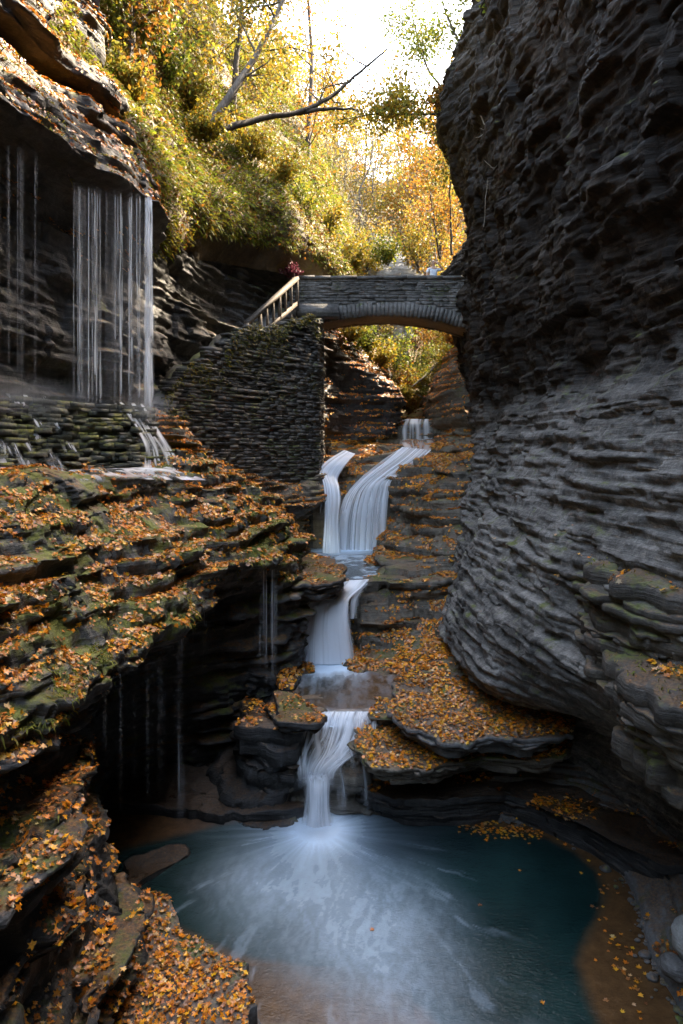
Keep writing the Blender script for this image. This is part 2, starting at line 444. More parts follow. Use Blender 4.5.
g, n = loft(S, [.12, .07, .06, .06, .06, .06, .055, .05, .045, .045, .045, .05, .09, .4, .4, .4], (0, 14, 0), .03)
# the rim half is blocky brown shale, the lower half thin grey beds: one wall, split where the overhang ends
rr = rockify(g, n, 11, amp=1.0, low=.2, terr=.4, tthick=.3, fine=.05, fsc=6.0, warp=.15, levels=((.95, 2.0, .32), (.38, 1.1, .2), (.15, .6, .10), (.06, .4, .04)))
rr2 = rockify(g, n, 11, amp=1.0, low=.16, terr=.8, tthick=.21, fine=.045, fsc=7.0, warp=.08, under=.035, levels=((.5, 2.6, .13), (.18, 1.3, .105), (.075, .6, .07)))
w = sstep(.2, 1.6, g[..., 2])[..., None]
rw = rr * w + rr2 * (1 - w)
struct('cliff', rw, M['cliff'], 'tall overhanging shale cliff on the right, brown darkened for its shade above and thinly bedded grey below')
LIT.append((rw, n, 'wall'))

# ---- central stream bed
Rows = {
 11.6: [(-200, -7.9), (800, -7.9)],
 12.35: [(-200, -7.5), (200, -7.4), (235, -7.2), (262, -6.8), (290, -6.6), (298, -7.1), (305, -7.3), (365, -7.2), (450, -7.1), (560, -7.1), (800, -7.0)],
 12.7: [(-200, -7.5), (210, -7.3), (240, -6.7), (270, -5.9), (297, -5.5), (310, -6.0), (340, -6.0), (360, -6.1), (400, -6.5), (500, -6.6), (800, -6.7)],
 13.0: [(-200, -7.5), (200, -7.3), (240, -6.4), (270, -5.5), (295, -5.1), (303, -5.45), (318, -5.5), (338, -5.48), (352, -5.45), (370, -5.42), (380, -5.2), (396, -5.35), (410, -6.3), (500, -6.5), (540, -6.6), (800, -6.6)],
 13.5: [(-200, -7.5), (200, -7.2), (235, -6.4), (262, -5.6), (280, -5.25), (300, -5.2), (308, -5.5), (372, -5.5), (388, -5.2), (420, -5.5), (560, -5.8), (800, -6.0)],
 15: [(-200, -7.4), (190, -7.2), (230, -6.6), (258, -5.8), (285, -5.0), (300, -5.1), (305, -5.5), (400, -5.5), (415, -5.2), (440, -4.95), (470, -4.8), (560, -5), (800, -5)],
 16.6: [(-200, -6.6), (230, -6.4), (265, -5.5), (288, -4.6), (297, -5.3), (305, -5.5), (346, -5.5), (356, -5.05), (420, -4.9), (450, -4.6), (800, -4)],
 17.3: [(-200, -6.6), (230, -6.4), (270, -4.5), (290, -4.0), (300, -5.0), (350, -5.1), (358, -4.6), (410, -4.45), (445, -4.2), (800, -4)],
 17.9: [(-200, -5), (230, -5), (280, -3.5), (308, -3.35), (320, -3.8), (357, -3.78), (364, -3.38), (440, -3.42), (460, -3.3), (800, -3)],
 18.8: [(-200, -4), (230, -4), (280, -3.3), (310, -3.3), (323, -3.72), (366, -3.72), (376, -3.36), (440, -3.4), (480, -3.2), (800, -2)],
 20: [(-200, -4), (230, -4), (290, -3.1), (308, -3.4), (315, -3.75), (372, -3.75), (385, -3.3), (425, -2.9), (440, -2.2), (480, -2.3), (800, -1)],
 21.5: [(-200, -4), (290, -3.7), (310, -3.8), (372, -3.8), (385, -3.0), (410, -2.5), (440, -1.3), (480, -.9), (800, 0)],
 23: [(-200, -4), (310, -3.9), (375, -3.9), (390, -2.2), (410, -1.3), (440, -.6), (490, -.2), (800, 0)],
 23.7: [(-200, -3.9), (310, -3.9), (376, -3.9), (390, -1.5), (420, -.6), (490, 0), (800, .3)],
 24.05: [(-200, -1), (310, -1.5), (322, -1.35), (333, -1.45), (345, -2.0), (375, -1.45), (395, -.9), (420, -.4), (490, .1), (800, .4)],
 25: [(-200, -.5), (318, -.8), (330, -.95), (345, -.5), (360, -.4), (375, -.8), (395, -.55), (410, -.4), (425, -.4), (440, -.1), (500, .4), (800, .5)],
 26: [(-200, 0), (318, -.1), (325, -.6), (345, -.4), (400, -.25), (430, -.2), (445, .1), (500, .6), (800, .6)],
 28.8: [(-200, .5), (370, .2), (400, .2), (432, .2), (445, .6), (500, 1), (800, 1)],
 29.1: [(-200, 1), (380, 1.0), (400, .85), (432, .85), (445, 1.2), (500, 1.5), (800, 1.5)],
 33: [(-200, 1.2), (800, 1.6)],
}
xg = np.arange(-5.2, 6.2, .042)
Ds = sorted(Rows); rowz = []
for D in Ds:
    pts = [(X(p, D, z), z) for p, z in Rows[D]]
    rowz.append(np.interp(xg, [q[0] for q in pts], [q[1] for q in pts]))
rowz = np.array(rowz)
yg = np.concatenate([np.arange(11.6, 20, .042), np.arange(20, 33, .055)])
zg = np.stack([np.interp(yg, Ds, rowz[:, i]) for i in range(len(xg))], 1)
hg = np.stack(np.broadcast_arrays(xg[None, :], yg[:, None], blur(zg, 2)), -1).astype(float)
hn = normals(hg); hn[hn[..., 2] < 0] *= -1
hr = rockify(hg, hn, 31, amp=1.0, low=.16, terr=.97, tthick=.34, fine=.03, warp=.3, under=.14, levels=((.72, 2.4, .32), (.34, 1.2, .24), (.13, .6, .10)))
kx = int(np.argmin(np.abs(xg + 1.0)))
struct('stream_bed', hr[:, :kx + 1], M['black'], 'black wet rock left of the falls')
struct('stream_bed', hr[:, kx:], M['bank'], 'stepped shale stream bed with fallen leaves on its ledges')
LIT.append((hr, hn, 'bed'))

# ---- left terrace with its lip, the cave under it and the near wall
def st(*p): return p
T = []
def station(B, L, prof): T.append([B, L] + list(prof))
def prof(y, xs_):
    zz = (-3.08, -3.75, -3.86, -4.65, -4.78, -5.55, -5.7, -6.6, -7.8)
    yy = y if hasattr(y, '__len__') else [y] * 9
    return [(x, q, z) for x, q, z in zip(xs_, yy, zz)]
station((-6.0, 4.5, -.4), (-3.7, 4.5, -2.6), prof(4.5, (-3.75, -3.6, -3.2, -3.25, -3.0, -3.0, -2.75, -2.7, -2.6)))
station((-5.9, 6.6, -.4), (-3.5, 6.0, -2.62), prof(6.0, (-3.6, -3.5, -3.12, -3.16, -2.9, -2.92, -2.66, -2.6, -2.5)))
station((-5.75, 7.8, -.4), (-3.3, 7.1, -2.66), prof(7.0, (-3.42, -3.42, -3.06, -3.12, -2.88, -2.9, -2.66, -2.62, -2.5)))
station((-5.5, 9, -.4), (-3.1, 8.1, -2.72), prof(7.9, (-3.25, -3.4, -3.15, -3.2, -3.0, -3.05, -2.86, -2.84, -2.7)))
station((-5.2, 10.2, -.4), (-2.95, 9, -2.8), prof([9, 8.9, 8.8, 8.7, 8.7, 8.7, 8.7, 8.7, 8.7], (-3.1, -3.45, -3.3, -3.35, -3.2, -3.25, -3.1, -3.05, -2.95)))
station((-4.9, 11.4, -.4), (-2.7, 10.3, -2.78), prof(9.9, (-3.1, -4.1, -4.1, -4.3, -4.3, -4.35, -4.3, -4.3, -4.1)))
station((-4.3, 13, -.4), (-2.4, 12, -2.72), prof(11.8, (-2.8, -4.0, -4.05, -4.4, -4.35, -4.4, -4.35, -4.4, -4.2)))
station((-3.75, 14.4, -.35), (-2.42, 13.4, -2.4), prof(13.4, (-2.9, -3.9, -3.95, -4.3, -4.3, -4.3, -4.3, -4.2, -4.1)))
station((-3.35, 16, -.25), (-1.72, 14.7, -2.45), prof(14.85, (-1.95, -2.45, -2.4, -2.35, -2.3, -2.3, -2.2, -2.2, -2.2)))
station((-2.9, 17.4, -.6), (-1.3, 15.7, -2.62), prof(15.65, (-1.22, -1.22, -1.2, -1.24, -1.2, -1.24, -1.2, -1.2, -1.2)))
station((-2.4, 18.9, -1.2), (-1.1, 17.0, -2.62), prof(17.0, (-1.15, -1.2, -1.15, -1.2, -1.2, -1.25, -1.3, -1.3, -1.3)))
station((-2.0, 20.2, -1.8), (-1.15, 18.6, -2.75), prof(18.7, (-1.4, -1.5, -1.5, -1.5, -1.5, -1.5, -1.5, -1.5, -1.5)))
station((-2.0, 21.4, -2.4), (-1.6, 20.2, -2.95), prof(20.3, (-1.8, -1.9, -1.9, -1.9, -1.9, -1.9, -1.9, -1.9, -1.9)))
T2 = []
for row in T:
    B, L = np.array(row[0]), np.array(row[1])
    m1 = B + (L - B) * .33 + (0, 0, .12); m2 = B + (L - B) * .7 + (0, 0, .17)
    back = B + (-2.2, 1.6, .35)
    T2.append([back, B, m1, m2, L] + [np.array(q) for q in row[2:]])
g, n = loft(T2, [.05, .034, .034, .034, .034, .034, .034, .034, .034, .034, .04, .05], (1.5, 9, 1))
tr = rockify(g, n, 47, amp=1.0, low=.34, terr=.95, tthick=.3, fine=.035, warp=.7, under=.12, levels=((.6, 1.5, .28), (.23, .7, .2), (.09, .4, .09)))
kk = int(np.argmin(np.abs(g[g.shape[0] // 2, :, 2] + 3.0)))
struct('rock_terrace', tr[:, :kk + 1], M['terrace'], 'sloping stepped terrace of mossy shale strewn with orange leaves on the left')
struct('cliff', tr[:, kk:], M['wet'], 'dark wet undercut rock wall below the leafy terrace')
LIT.append((tr[:, :kk + 1], n[:, :kk + 1], 'terrace'))
LIT.append((tr[:, kk:], n[:, kk:], 'nearwall'))

# ---- upper left cliff that carries the high fall, then the wall behind the path
prof_ = [(-3.2, 13.5), (-2.1, 10.6), (-1.75, 8.6), (-1.95, 7.9), (-1.0, 7.45), (-1.05, 7.05), (-1.9, 6.9), (-1.0, 6.55), (0.0, 5.35), (.1, 4.95), (-.7, 4.5), (-1.0, 3), (-1.1, 1), (-1.0, -1.0)]
A = []
for (bx, D, ox, oy) in [(-6.5, -24, 1, 0), (-7.5, -10, 1, 0), (-7.3, 2, .95, -.2)]:  # unseen gorge wall running back past the viewer, added to block sky light
    A.append([(bx + ox * o, D + oy * o, z) for o, z in prof_])
for (px, D, ox, oy, dz) in [(-170, 8.2, .62, -.78, 0), (-60, 9.4, .62, -.78, 0), (0, 10.6, .62, -.78, 0), (75, 12.5, .62, -.78, 0), (140, 14.3, .66, -.74, 0)]:
    bx = X(px, D, 5)
    A.append([(bx + ox * o, D + oy * o, z + dz) for o, z in prof_])
# corner and the dark wall further back
def wall(px, D, ox, oy, ztop, zl):
    bx = X(px, D, zl)
    pr = [(-3.2, ztop + 2.0), (-2.1, ztop + .9), (-1.2, ztop + .3), (-.9, ztop), (-.5, ztop - .2), (-.3, ztop - .35), (-.2, ztop - .5), (-.1, ztop - .8), (0, ztop - 1.2), (.0, zl + .2), (-.12, zl - .4), (-.2, zl - 1.4), (-.1, zl - 3), (.0, zl - 5.5)]
    return [(bx + ox * o, D + oy * o, z) for o, z in pr]
A.append([(X(156, 15.8, 5) + .85 * o * .8, 15.8 - .2 * o, z) for o, z in prof_])
A.append(wall(172, 18.9, .9, -.3, 6.6, 4.7))
A.append(wall(205, 21.3, .75, -.6, 7.2, 5.2))
A.append(wall(250, 23.7, .75, -.6, 7.6, 5.8))
A.append(wall(300, 26.0, .8, -.6, 8.0, 6.6))
A.append(wall(326, 27.6, .9, -.3, 8.2, 6.6))
A.append(wall(322, 31.0, .9, -.1, 8.4, 6.6))
g, n = loft(A, [.3, .2, .1, .06, .05, .045, .045, .05, .06, .06, .06, .06, .07, .08], (1.5, 12, 2))
cr_ = rockify(g, n, 71, amp=1.0, low=.3, terr=.7, tthick=.26, fine=.04, warp=.5, under=.08)

struct('cliff', cr_, M['wet'], 'dark dripping cliff behind the high curtain fall and the stair path')
ui = int(np.argmin(np.abs(g[:, g.shape[1] // 2, 1] - 16.5)))
u0 = int(np.argmin(np.abs(g[:, g.shape[1] // 2, 1] - 5)))
LIT.append((cr_[u0:ui], n[u0:ui], 'shelf'))
BACKWALL = (cr_[ui:], n[ui:])

# ---- grassy slope above it
Lw = [P(60, 20, 13.5), P(98, 72, 15.2), P(132, 140, 15.9), P(150, 210, 16.2), P(163, 234, 18.2), P(205, 214, 20.4), P(250, 224, 22.6), P(300, 238, 24.8), P(338, 266, 26.6), P(354, 283, 29)]
Md = [P(75, -20, 16), P(108, 40, 17.2), P(140, 105, 18.2), P(170, 150, 19), P(190, 160, 20.5), P(225, 165, 22.5), P(268, 185, 24.5), P(308, 212, 26.5), P(338, 240, 29), P(353, 264, 31)]
Up = [P(70, -110, 19), P(110, -60, 20), P(150, 0, 21.5), P(180, 55, 23.5), P(205, 85, 25), P(232, 100, 27), P(262, 120, 29), P(303, 155, 31), P(336, 205, 34), P(352, 240, 36)]
Tp = [P(60, -260, 22), P(110, -200, 23.5), P(160, -140, 25.5), P(190, -70, 28), P(210, -10, 30), P(235, 30, 32), P(262, 70, 34), P(302, 110, 37), P(335, 168, 40), P(352, 218, 43)]
base = [(p[0] - .5, p[1] + .3, p[2] - 1.2) for p in Lw]
g, n = loft([list(q) for q in zip(base, Lw, Md, Up, Tp)], .09, (8, 5, 30))
sl = rockify(g, n, 83, amp=.5, low=.5, terr=.3, tthick=.5, fine=.05)
tag(struct('hillside', sl, M['slope'], 'steep bank of yellow grass and leaf litter above the dark cliff'), None, 'bank')
kb = int(np.argmin(np.abs(g[60, :, 2] - g[60, 0, 2] - .6)))
SLOPE = (sl[:, kb:], n[:, kb:])

# ---- rock banks beyond the bridge
g, n = loft([[P(285, 300, 27.2), P(300, 322, 27.2), P(308, 345, 27), P(308, 395, 26.9), P(308, 445, 26.8)],
             [P(325, 310, 30.0), P(328, 334, 28), P(328, 352, 27.7), P(330, 395, 27.5), P(330, 442, 27.4)],
             [P(348, 325, 31.5), P(346, 350, 29), P(352, 366, 28.4), P(352, 400, 28.2), P(355, 440, 27.9)],
             [P(375, 345, 33), P(376, 372, 30), P(386, 384, 28.9), P(385, 405, 28.6), P(385, 436, 28.3)],
             [P(392, 375, 35), P(392, 392, 32), P(397, 400, 29.6), P(396, 412, 29.4), P(396, 432, 29.3)],
             [P(394, 385, 40), P(394, 395, 36), P(396, 402, 33), P(395, 412, 33), P(395, 432, 33)]], .06, (4, 24, 3))
bk = rockify(g, n, 91, amp=1.1, low=.25, terr=.25, fine=.04, under=.05)
struct('rock_bank', bk, M['black'], 'dark rock bank under bushes beyond the bridge on the left of the stream')
LIT.append((bk, n, 'bed'))
g, n = loft([[P(492, 320, 30), P(488, 345, 27.6), P(478, 380, 27.2), P(470, 405, 27.0), P(470, 440, 26.8)],
             [P(470, 325, 32), P(466, 347, 28.6), P(460, 372, 28.1), P(452, 395, 27.9), P(450, 432, 27.7)],
             [P(452, 340, 34), P(448, 360, 30), P(440, 382, 29.2), P(436, 400, 29), P(436, 428, 28.9)],
             [P(440, 360, 37), P(436, 385, 32), P(430, 398, 31), P(428, 410, 31), P(428, 426, 31)],
             [P(436, 370, 42), P(434, 390, 38), P(428, 400, 36), P(426, 410, 36), P(426, 424, 36)]], .06, (0, 24, 3))
bk2 = rockify(g, n, 95, amp=1.0, low=.22, terr=.6, tthick=.3, fine=.04, under=.08)
struct('rock_bank', bk2, M['bank'], 'leafy stepped rock bank beyond the bridge on the right of the stream')
LIT.append((bk2, n, 'bed'))

# ---- flat ledges laid one over another: outlines at their own level, real thickness
def slab(name, outline, ztop, thick, m, seed, nl=3, inset=.06, dome=.0, label=None, cat='rock', kind='structure', jag=.17, litter=None):
    nl = nl + 3
    rng = np.random.default_rng(seed)
    o = np.array([G(px, py, ztop)[:2] for px, py in outline]) if outline and len(outline[0]) == 2 else np.array(outline)[:, :2]
    c = o.mean(0)
    nseg = [max(2, int(np.linalg.norm(o[(i + 1) % len(o)] - o[i]) / .06)) for i in range(len(o))]
    loop = cr(np.concatenate([o, o[:1]]), nseg, 0)[:-1]
    K = len(loop); rings = []; zs = []
    tvec = loop - c; R_ = np.linalg.norm(tvec, axis=1, keepdims=True); u = tvec / (R_ + 1e-6)
    z = ztop
    edges = np.sort(rng.random(nl - 1)) * .8 + .1 if nl > 1 else []
    zlev = [0] + list(edges) + [1]
    lay = []
    for i in range(nl):
        off = (vnoise(loop[:, 0] * 2.2, loop[:, 1] * 2.2, np.full(K, i * 5.3), seed) - .5) * 2 * jag + (vnoise(loop[:, 0] * 7, loop[:, 1] * 7, np.full(K, i * 3.3), seed + 4) - .5) * jag * .7 + (_h(np.floor(loop[:, 0] * 3.1 + i * .37), np.floor(loop[:, 1] * 3.1 + i * .61), np.full(K, float(i)), seed) - .5) * jag * .7 - i * inset + (rng.random() - .5) * .1
        lay.append(loop + u * off[:, None])
    for i in range(nl):
        za, zb = ztop - thick * zlev[i], ztop - thick * zlev[i + 1]
        if i == 0:
            for f_ in (.03, .15, .3, .45, .6, .75, .88, .96):
                q = c + (lay[0] - c) * f_
                rings.append(np.c_[q, za + dome * (1 - f_ ** 2) + (fbm(np.c_[q, np.zeros(K)], 2.2, 3, seed) - .5) * .2 * min(1, thick / .4)])
        b = min(.025, (za - zb) * .25)
        ins = lay[i] - u * b
        wob = (fbm(np.c_[lay[i], np.zeros(K)], 2.2, 3, seed) - .5) * .2 * min(1, thick / .4)
        for q, zz in ((ins, za), (lay[i], za - b), (lay[i], zb + b), (ins, zb)):
            rings.append(np.c_[q, zz + wob])
    gg = np.stack(rings + [], 0)
    gg = np.concatenate([gg, gg[:, :1]], 1)
    obj = mesh_obj(name, gg.reshape(-1, 3), grid_faces(*gg.shape[:2]), m, None, False)
    tag(obj, label, cat, None, kind)
    nn = normals(gg); top = gg[:9]; tn = np.zeros_like(top); tn[..., 2] = 1
    if litter: LIT.append((top, tn, litter))
    return obj
L_ = 'slab'
slab('rock_ledge', [(388, 692), (391, 712), (410, 728), (450, 742), (500, 738), (560, 735), (560, 700), (520, 672), (470, 638), (440, 648), (410, 668)], -4.98, .42, M['ledge'], 1, 4, label='smooth grey ledge thick with orange leaves beside the middle pool', litter='full')
slab('rock_ledge', [(350, 742), (372, 766), (425, 770), (490, 758), (560, 756), (560, 700), (450, 690), (390, 700), (362, 722)], -5.5, .35, M['bank'], 2, 3, label='dark leafy ledge just right of the lowest plunge', litter='full')
slab('rock_ledge', [(352, 786), (395, 798), (445, 801), (495, 796), (540, 802), (600, 826), (680, 870), (720, 840), (620, 740), (450, 730), (350, 750)], -6.45, .8, M['black'], 3, 5, label='low dark ledge with a strip of leaves along the back of the pool', litter='strip')
slab('rock_ledge', [(246, 698), (272, 706), (294, 714), (303, 722), (301, 730), (284, 733), (256, 728), (236, 714)], -5.35, 1.8, M['black'], 19, 10, inset=.012, jag=.22, label='black layered rock between the cave and the lowest plunge', litter='half')
slab('rock_ledge', [(276, 692), (290, 694), (303, 702), (320, 711), (326, 717), (316, 722), (296, 722), (274, 718)], -5.05, .35, M['wet'], 8, 4, label='wet ledge tipped with leaves left of the lowest plunge', litter='half')
slab('rock_ledge', [(96, 800), (150, 806), (200, 811), (250, 812), (296, 806), (300, 786), (250, 770), (90, 770)], -6.82, .7, M['black'], 9, 4, label='low black wet ledge along the waterline under the cave', litter=None)
slab('rock_ledge', [(280, 556), (300, 553), (330, 557), (345, 571), (339, 581), (300, 585), (276, 580)], -3.2, .5, M['wet'], 10, 4, label='wet rock lip left of the upper pool', litter='half')
# terraces of the left foreground
slab('rock_ledge', [(116, 890), (160, 903), (215, 945), (256, 985), (252, 1030), (230, 1120), (90, 1120), (105, 1000), (96, 930)], -6.5, 1.2, M['ledge'], 12, 4, inset=.04, label='flat rock shelf buried in orange leaves at the near edge of the pool', litter='carpet')
slab('flat_rock', [(121, 864), (150, 850), (182, 845), (191, 852), (165, 868), (128, 886)], -6.93, .5, M['black'], 13, 2, inset=.02, jag=.05, label='pale flat rock lying in the pool against the dark wall', cat='rock', kind=None)
# outcrop at the right edge
slab('rock_outcrop', [(3.55, 9.6, 0), (3.5, 8.7, 0), (3.85, 7.9, 0), (4.5, 7.5, 0), (6, 7.5, 0), (6, 10.8, 0), (4.4, 10.8, 0), (3.8, 10.4, 0)], -1.75, 1.75, M['outcrop'], 17, 13, inset=-.004, dome=.22, jag=.2, label='mossy layered outcrop with leaves on top at the right edge', litter='half')
slab('rock_outcrop', [(3.25, 7.9, 0), (3.3, 7.3, 0), (3.6, 6.75, 0), (4.3, 6.3, 0), (5.6, 6.3, 0), (5.6, 8.9, 0), (4.0, 8.9, 0), (3.4, 8.5, 0)], -2.68, 1.3, M['outcrop'], 18, 9, inset=.03, dome=.12, jag=.18, label='lower layered outcrop jutting from the right edge below the mossy one', litter='half')
# boulder by the right rim
def boulder(name, c, r, m, seed, label):
    th = np.linspace(0, pi, 28)[:, None]; ph = np.linspace(0, 2 * pi, 49)[None]
    d = np.stack(np.broadcast_arrays(np.sin(th) * np.cos(ph), np.sin(th) * np.sin(ph), np.cos(th)), -1)
    k = .75 + .5 * fbm(d, 1.3, 4, seed)
    v = np.array(c) + d * k[..., None] * np.array(r)
    return tag(mesh_obj(name, v.reshape(-1, 3), grid_faces(28, 49), m, None, True), label, 'boulder')
q = G(688, 940, -6.3); boulder('boulder', (q[0] + .08, q[1], q[2]), (.27, .3, .3), M['pale'], 4, 'pale rounded boulder on the pool rim at the right edge')
q = G(676, 968, -6.6); boulder('boulder', q, (.17, .2, .13), M['grey'], 5, 'small grey stone among leaves on the right pool rim')

# ---- curved rim of the pool on the right
inn = [(430, 816), (480, 818), (530, 826), (575, 838), (610, 858), (632, 890), (644, 930), (656, 965), (676, 1000), (705, 1050), (740, 1120)]
out = [(470, 796), (520, 798), (565, 806), (610, 822), (645, 846), (676, 884), (692, 925), (712, 960), (740, 1000), (775, 1050), (820, 1120)]
rim = []
for (a, b), (c, d) in zip(inn, out):
    p = np.array(G(a, b, -7.0)); q = np.array(G(c, d, -6.72))
    rim.append([p + (-.1, 0, -.45), p + (0, 0, -.05), p * .85 + q * .15 + (0, 0, .07), p * .4 + q * .6 + (0, 0, .06), q + (0, 0, .08), q + (q - p) * 1.2 + (0, 0, .25)])
g, n = loft(rim, .035, (0, 9, 8))
rm = rockify(g, n, 103, amp=.18, low=.1, terr=.8, tthick=.12, fine=.02, warp=.2)
struct('rock_ledge', rm, M['ledge'], 'curved grey rock rim along the right side of the pool')
LIT.append((rm, n, 'rim'))

# ================================================================== FAR VALLEY
xx = np.arange(-70, 75, .8); yy = np.arange(29.5, 130, .8)
XX, YY = np.meshgrid(xx, yy)
axis = 3.4 + (YY - 29) * .028
floor = np.interp(YY, [28, 34, 45, 60, 80, 130], [.7, 1.6, 4.5, 11, 26, 48])
dl = np.clip(axis - 1.6 - XX, 0, None); dr = np.clip(XX - axis - 1.4, 0, None)
ZZ = floor + 1.25 * dl / (1 + .012 * dl) + .62 * dr / (1 + .012 * dr)
hv = np.stack([XX, YY, ZZ], -1)
hv[..., 2] += (fbm(hv, .15, 4, 7) - .5) * 4 * np.clip((dl + dr) / 5, 0, 1)
tag(struct('hillside', hv, M['hill'], 'steep wooded valley sides beyond the bridge'), None, 'hillside')
HILL = hv
def hill_z(x, y):
    i = int(np.clip(round((y - yy[0]) / .8), 0, len(yy) - 1)); j = int(np.clip(round((x - xx[0]) / .8), 0, len(xx) - 1))
    return float(hv[i, j, 2])
# pale stone ledges climbing behind the bridge
def steps(name, spots, m, label, seed):
    mb = MB(); rng = np.random.default_rng(seed)
    for (px, py, D, wpx, th, dp) in spots:
        c = np.array(P(px, py, D)); wx = wpx / F * D
        k = max(2, int(wx / .8))
        for i in range(k):
            cx = c[0] + (i + .5 - k / 2) * wx / k
            mb.box((cx, c[1] + dp * .5 + rng.normal() * .12, c[2] - th / 2), (wx / k * .49, .02 * rng.normal(), 0), (0, dp * .5, 0), (0, 0, th / 2), .05, rng)
    return tag(mb.build(name, m), label, 'stone ledge')
sp = []
rng = np.random.default_rng(3)
for i in range(12):
    t = i / 11
    sp.append((394 - 14 * t + rng.normal() * 3, 273 - 38 * t, 33 + 6 * t, 46 - 24 * t, .34 + .1 * rng.random(), 2.2))
steps('stone_ledge', sp, M['pale'], 'pale stone ledges climbing the valley behind the bridge', 4)
steps('stone_ledge', [(404, 318 + 5 * i, 36 - .5 * i, 16 + i, .3, 2.5) for i in range(4)], M['pale'], 'pale stone ledge glimpsed through the bridge arch', 6)

# trail ledge the viewer stands on
g, n = loft([[(-7, -18, -1.2), (-7, -5, -1.5), (-7, .5, -1.6), (-7, 1.6, -1.9), (-7, 2.0, -4), (-7, 2.2, -8)],
             [(-3, -18, -1.6), (-3, -5, -1.7), (-3, .3, -1.72), (-3, 1.3, -1.9), (-3, 1.6, -4), (-3, 1.9, -8)],
             [(0, -18, -1.7), (0, -5, -1.72), (0, .0, -1.74), (0, .9, -2.0), (0, 1.2, -4), (0, 1.6, -8)],
             [(1.6, -18, -1.8), (1.6, -5, -1.8), (1.4, -.6, -1.8), (1.3, .2, -2.1), (1.2, .6, -4), (1.2, 1.0, -8)],
             [(2.2, -18, -3), (2.2, -5, -3), (2.0, -1, -3.2), (1.9, -.2, -3.8), (1.8, .2, -5), (1.8, .6, -8)],
             [(2.6, -18, -8), (2.6, -5, -8), (2.4, -1.5, -8), (2.3, -.6, -8), (2.2, -.2, -8), (2.2, .2, -8)]], .12, (0, 12, 6))
struct('path', rockify(g, n, 131, amp=.3, low=.1, terr=.6, fine=.02), M['ledge'], 'rock ledge of the trail the viewer stands on')

# stones along the waterline of the right rim
rng = np.random.default_rng(55); mb = MB()
th = np.linspace(0, pi, 7)[:, None]; ph = np.linspace(0, 2 * pi, 10)[None]
ball = np.stack(np.broadcast_arrays(np.sin(th) * np.cos(ph), np.sin(th) * np.sin(ph), np.cos(th)), -1)
for i in range(420):
    t = rng.random() ** .7; j = t * (len(inn) - 2); k0 = int(j); f = j - k0
    a_ = np.array(inn[k0]) * (1 - f) + np.array(inn[k0 + 1]) * f; b_ = np.array(out[k0]) * (1 - f) + np.array(out[k0 + 1]) * f
    u = rng.normal() * .16 + .12
    c = np.array(G(*(a_ * (1 - u) + b_ * u), -6.98)); c[2] += max(0, u) * .22
    r = rng.uniform(.012, .05) * (1 + (rng.random() < .06) * 1.2)
    v = c + ball * (.7 + .5 * fbm(ball + i, 1.5, 2, i)[..., None]) * np.array([r, r * rng.uniform(.7, 1.2), r * .55])
    mb.add(v.reshape(-1, 3), grid_faces(7, 10))
tag(mb.build('gravel', M['ledge'], None, True), 'small stones and gravel along the right shore of the pool', 'gravel', None, 'stuff')
# ================================================================== MASONRY
def masonry(line, ztop, zbot, seed, th=(.06, .15), ln=(.18, .55), depth=.3, jit=.02, batter=0.0):
    """courses of thin stones along a plan line; ztop/zbot are functions of the run s"""
    rng = np.random.default_rng(seed); mb = MB()
    line = np.array(line, float); seg = np.linalg.norm(np.diff(line, axis=0), axis=1); cum = np.r_[0, np.cumsum(seg)]; Ltot = cum[-1]
    def at(s):
        return np.array([np.interp(s, cum, line[:, 0]), np.interp(s, cum, line[:, 1])])
    ss = np.linspace(0, Ltot, 60); z1 = max(ztop(s) for s in ss); z0 = min(zbot(s) for s in ss)
    z = z0
    while z < z1:
        h = rng.uniform(*th); s = -rng.uniform(0, .3)
        while s < Ltot:
            l = rng.uniform(*ln) * (1 + h * 2); sm = s + l / 2
            if 0 <= sm <= Ltot and z + h * .4 < ztop(sm) and z + h > zbot(sm):
                e = .03
                t = at(min(sm + e, Ltot)) - at(max(sm - e, 0)); t /= np.linalg.norm(t) + 1e-9
                nrm = np.array([t[1], -t[0]])
                p = at(sm); pr = rng.normal() * .022 - batter * (z - z0)
                d = depth * rng.uniform(.85, 1.1)
                c = np.array([*(p + nrm * (pr - d / 2)), z + h / 2])
                tilt = rng.normal() * .02
                mb.box(c, np.array([*t, tilt]) * (l / 2 - .006), np.array([*nrm, 0]) * d / 2, (0, 0, h / 2 - .006), jit * .6, rng)
            s += l
        z += h * .985
    return mb
def core(mb, line, ztop, zbot, off, thick, k=40):
    line = np.array(line, float); seg = np.linalg.norm(np.diff(line, axis=0), axis=1); cum = np.r_[0, np.cumsum(seg)]
    s = np.linspace(0, cum[-1], k); x = np.interp(s, cum, line[:, 0]); y = np.interp(s, cum, line[:, 1])
    t = np.stack([np.gradient(x), np.gradient(y)], 1); t /= np.linalg.norm(t, axis=1)[:, None]
    nn = np.stack([t[:, 1], -t[:, 0]], 1)
    zt = np.array([ztop(q) for q in s]) - .05; zb = np.array([zbot(q) for q in s])
    f = np.c_[x, y] - nn * off; b = f - nn * thick
    ring = np.stack([np.c_[f, zb], np.c_[f, zt], np.c_[b, zt], np.c_[b, zb]], 1)
    mb.add(ring.reshape(-1, 3), grid_faces(k, 4))
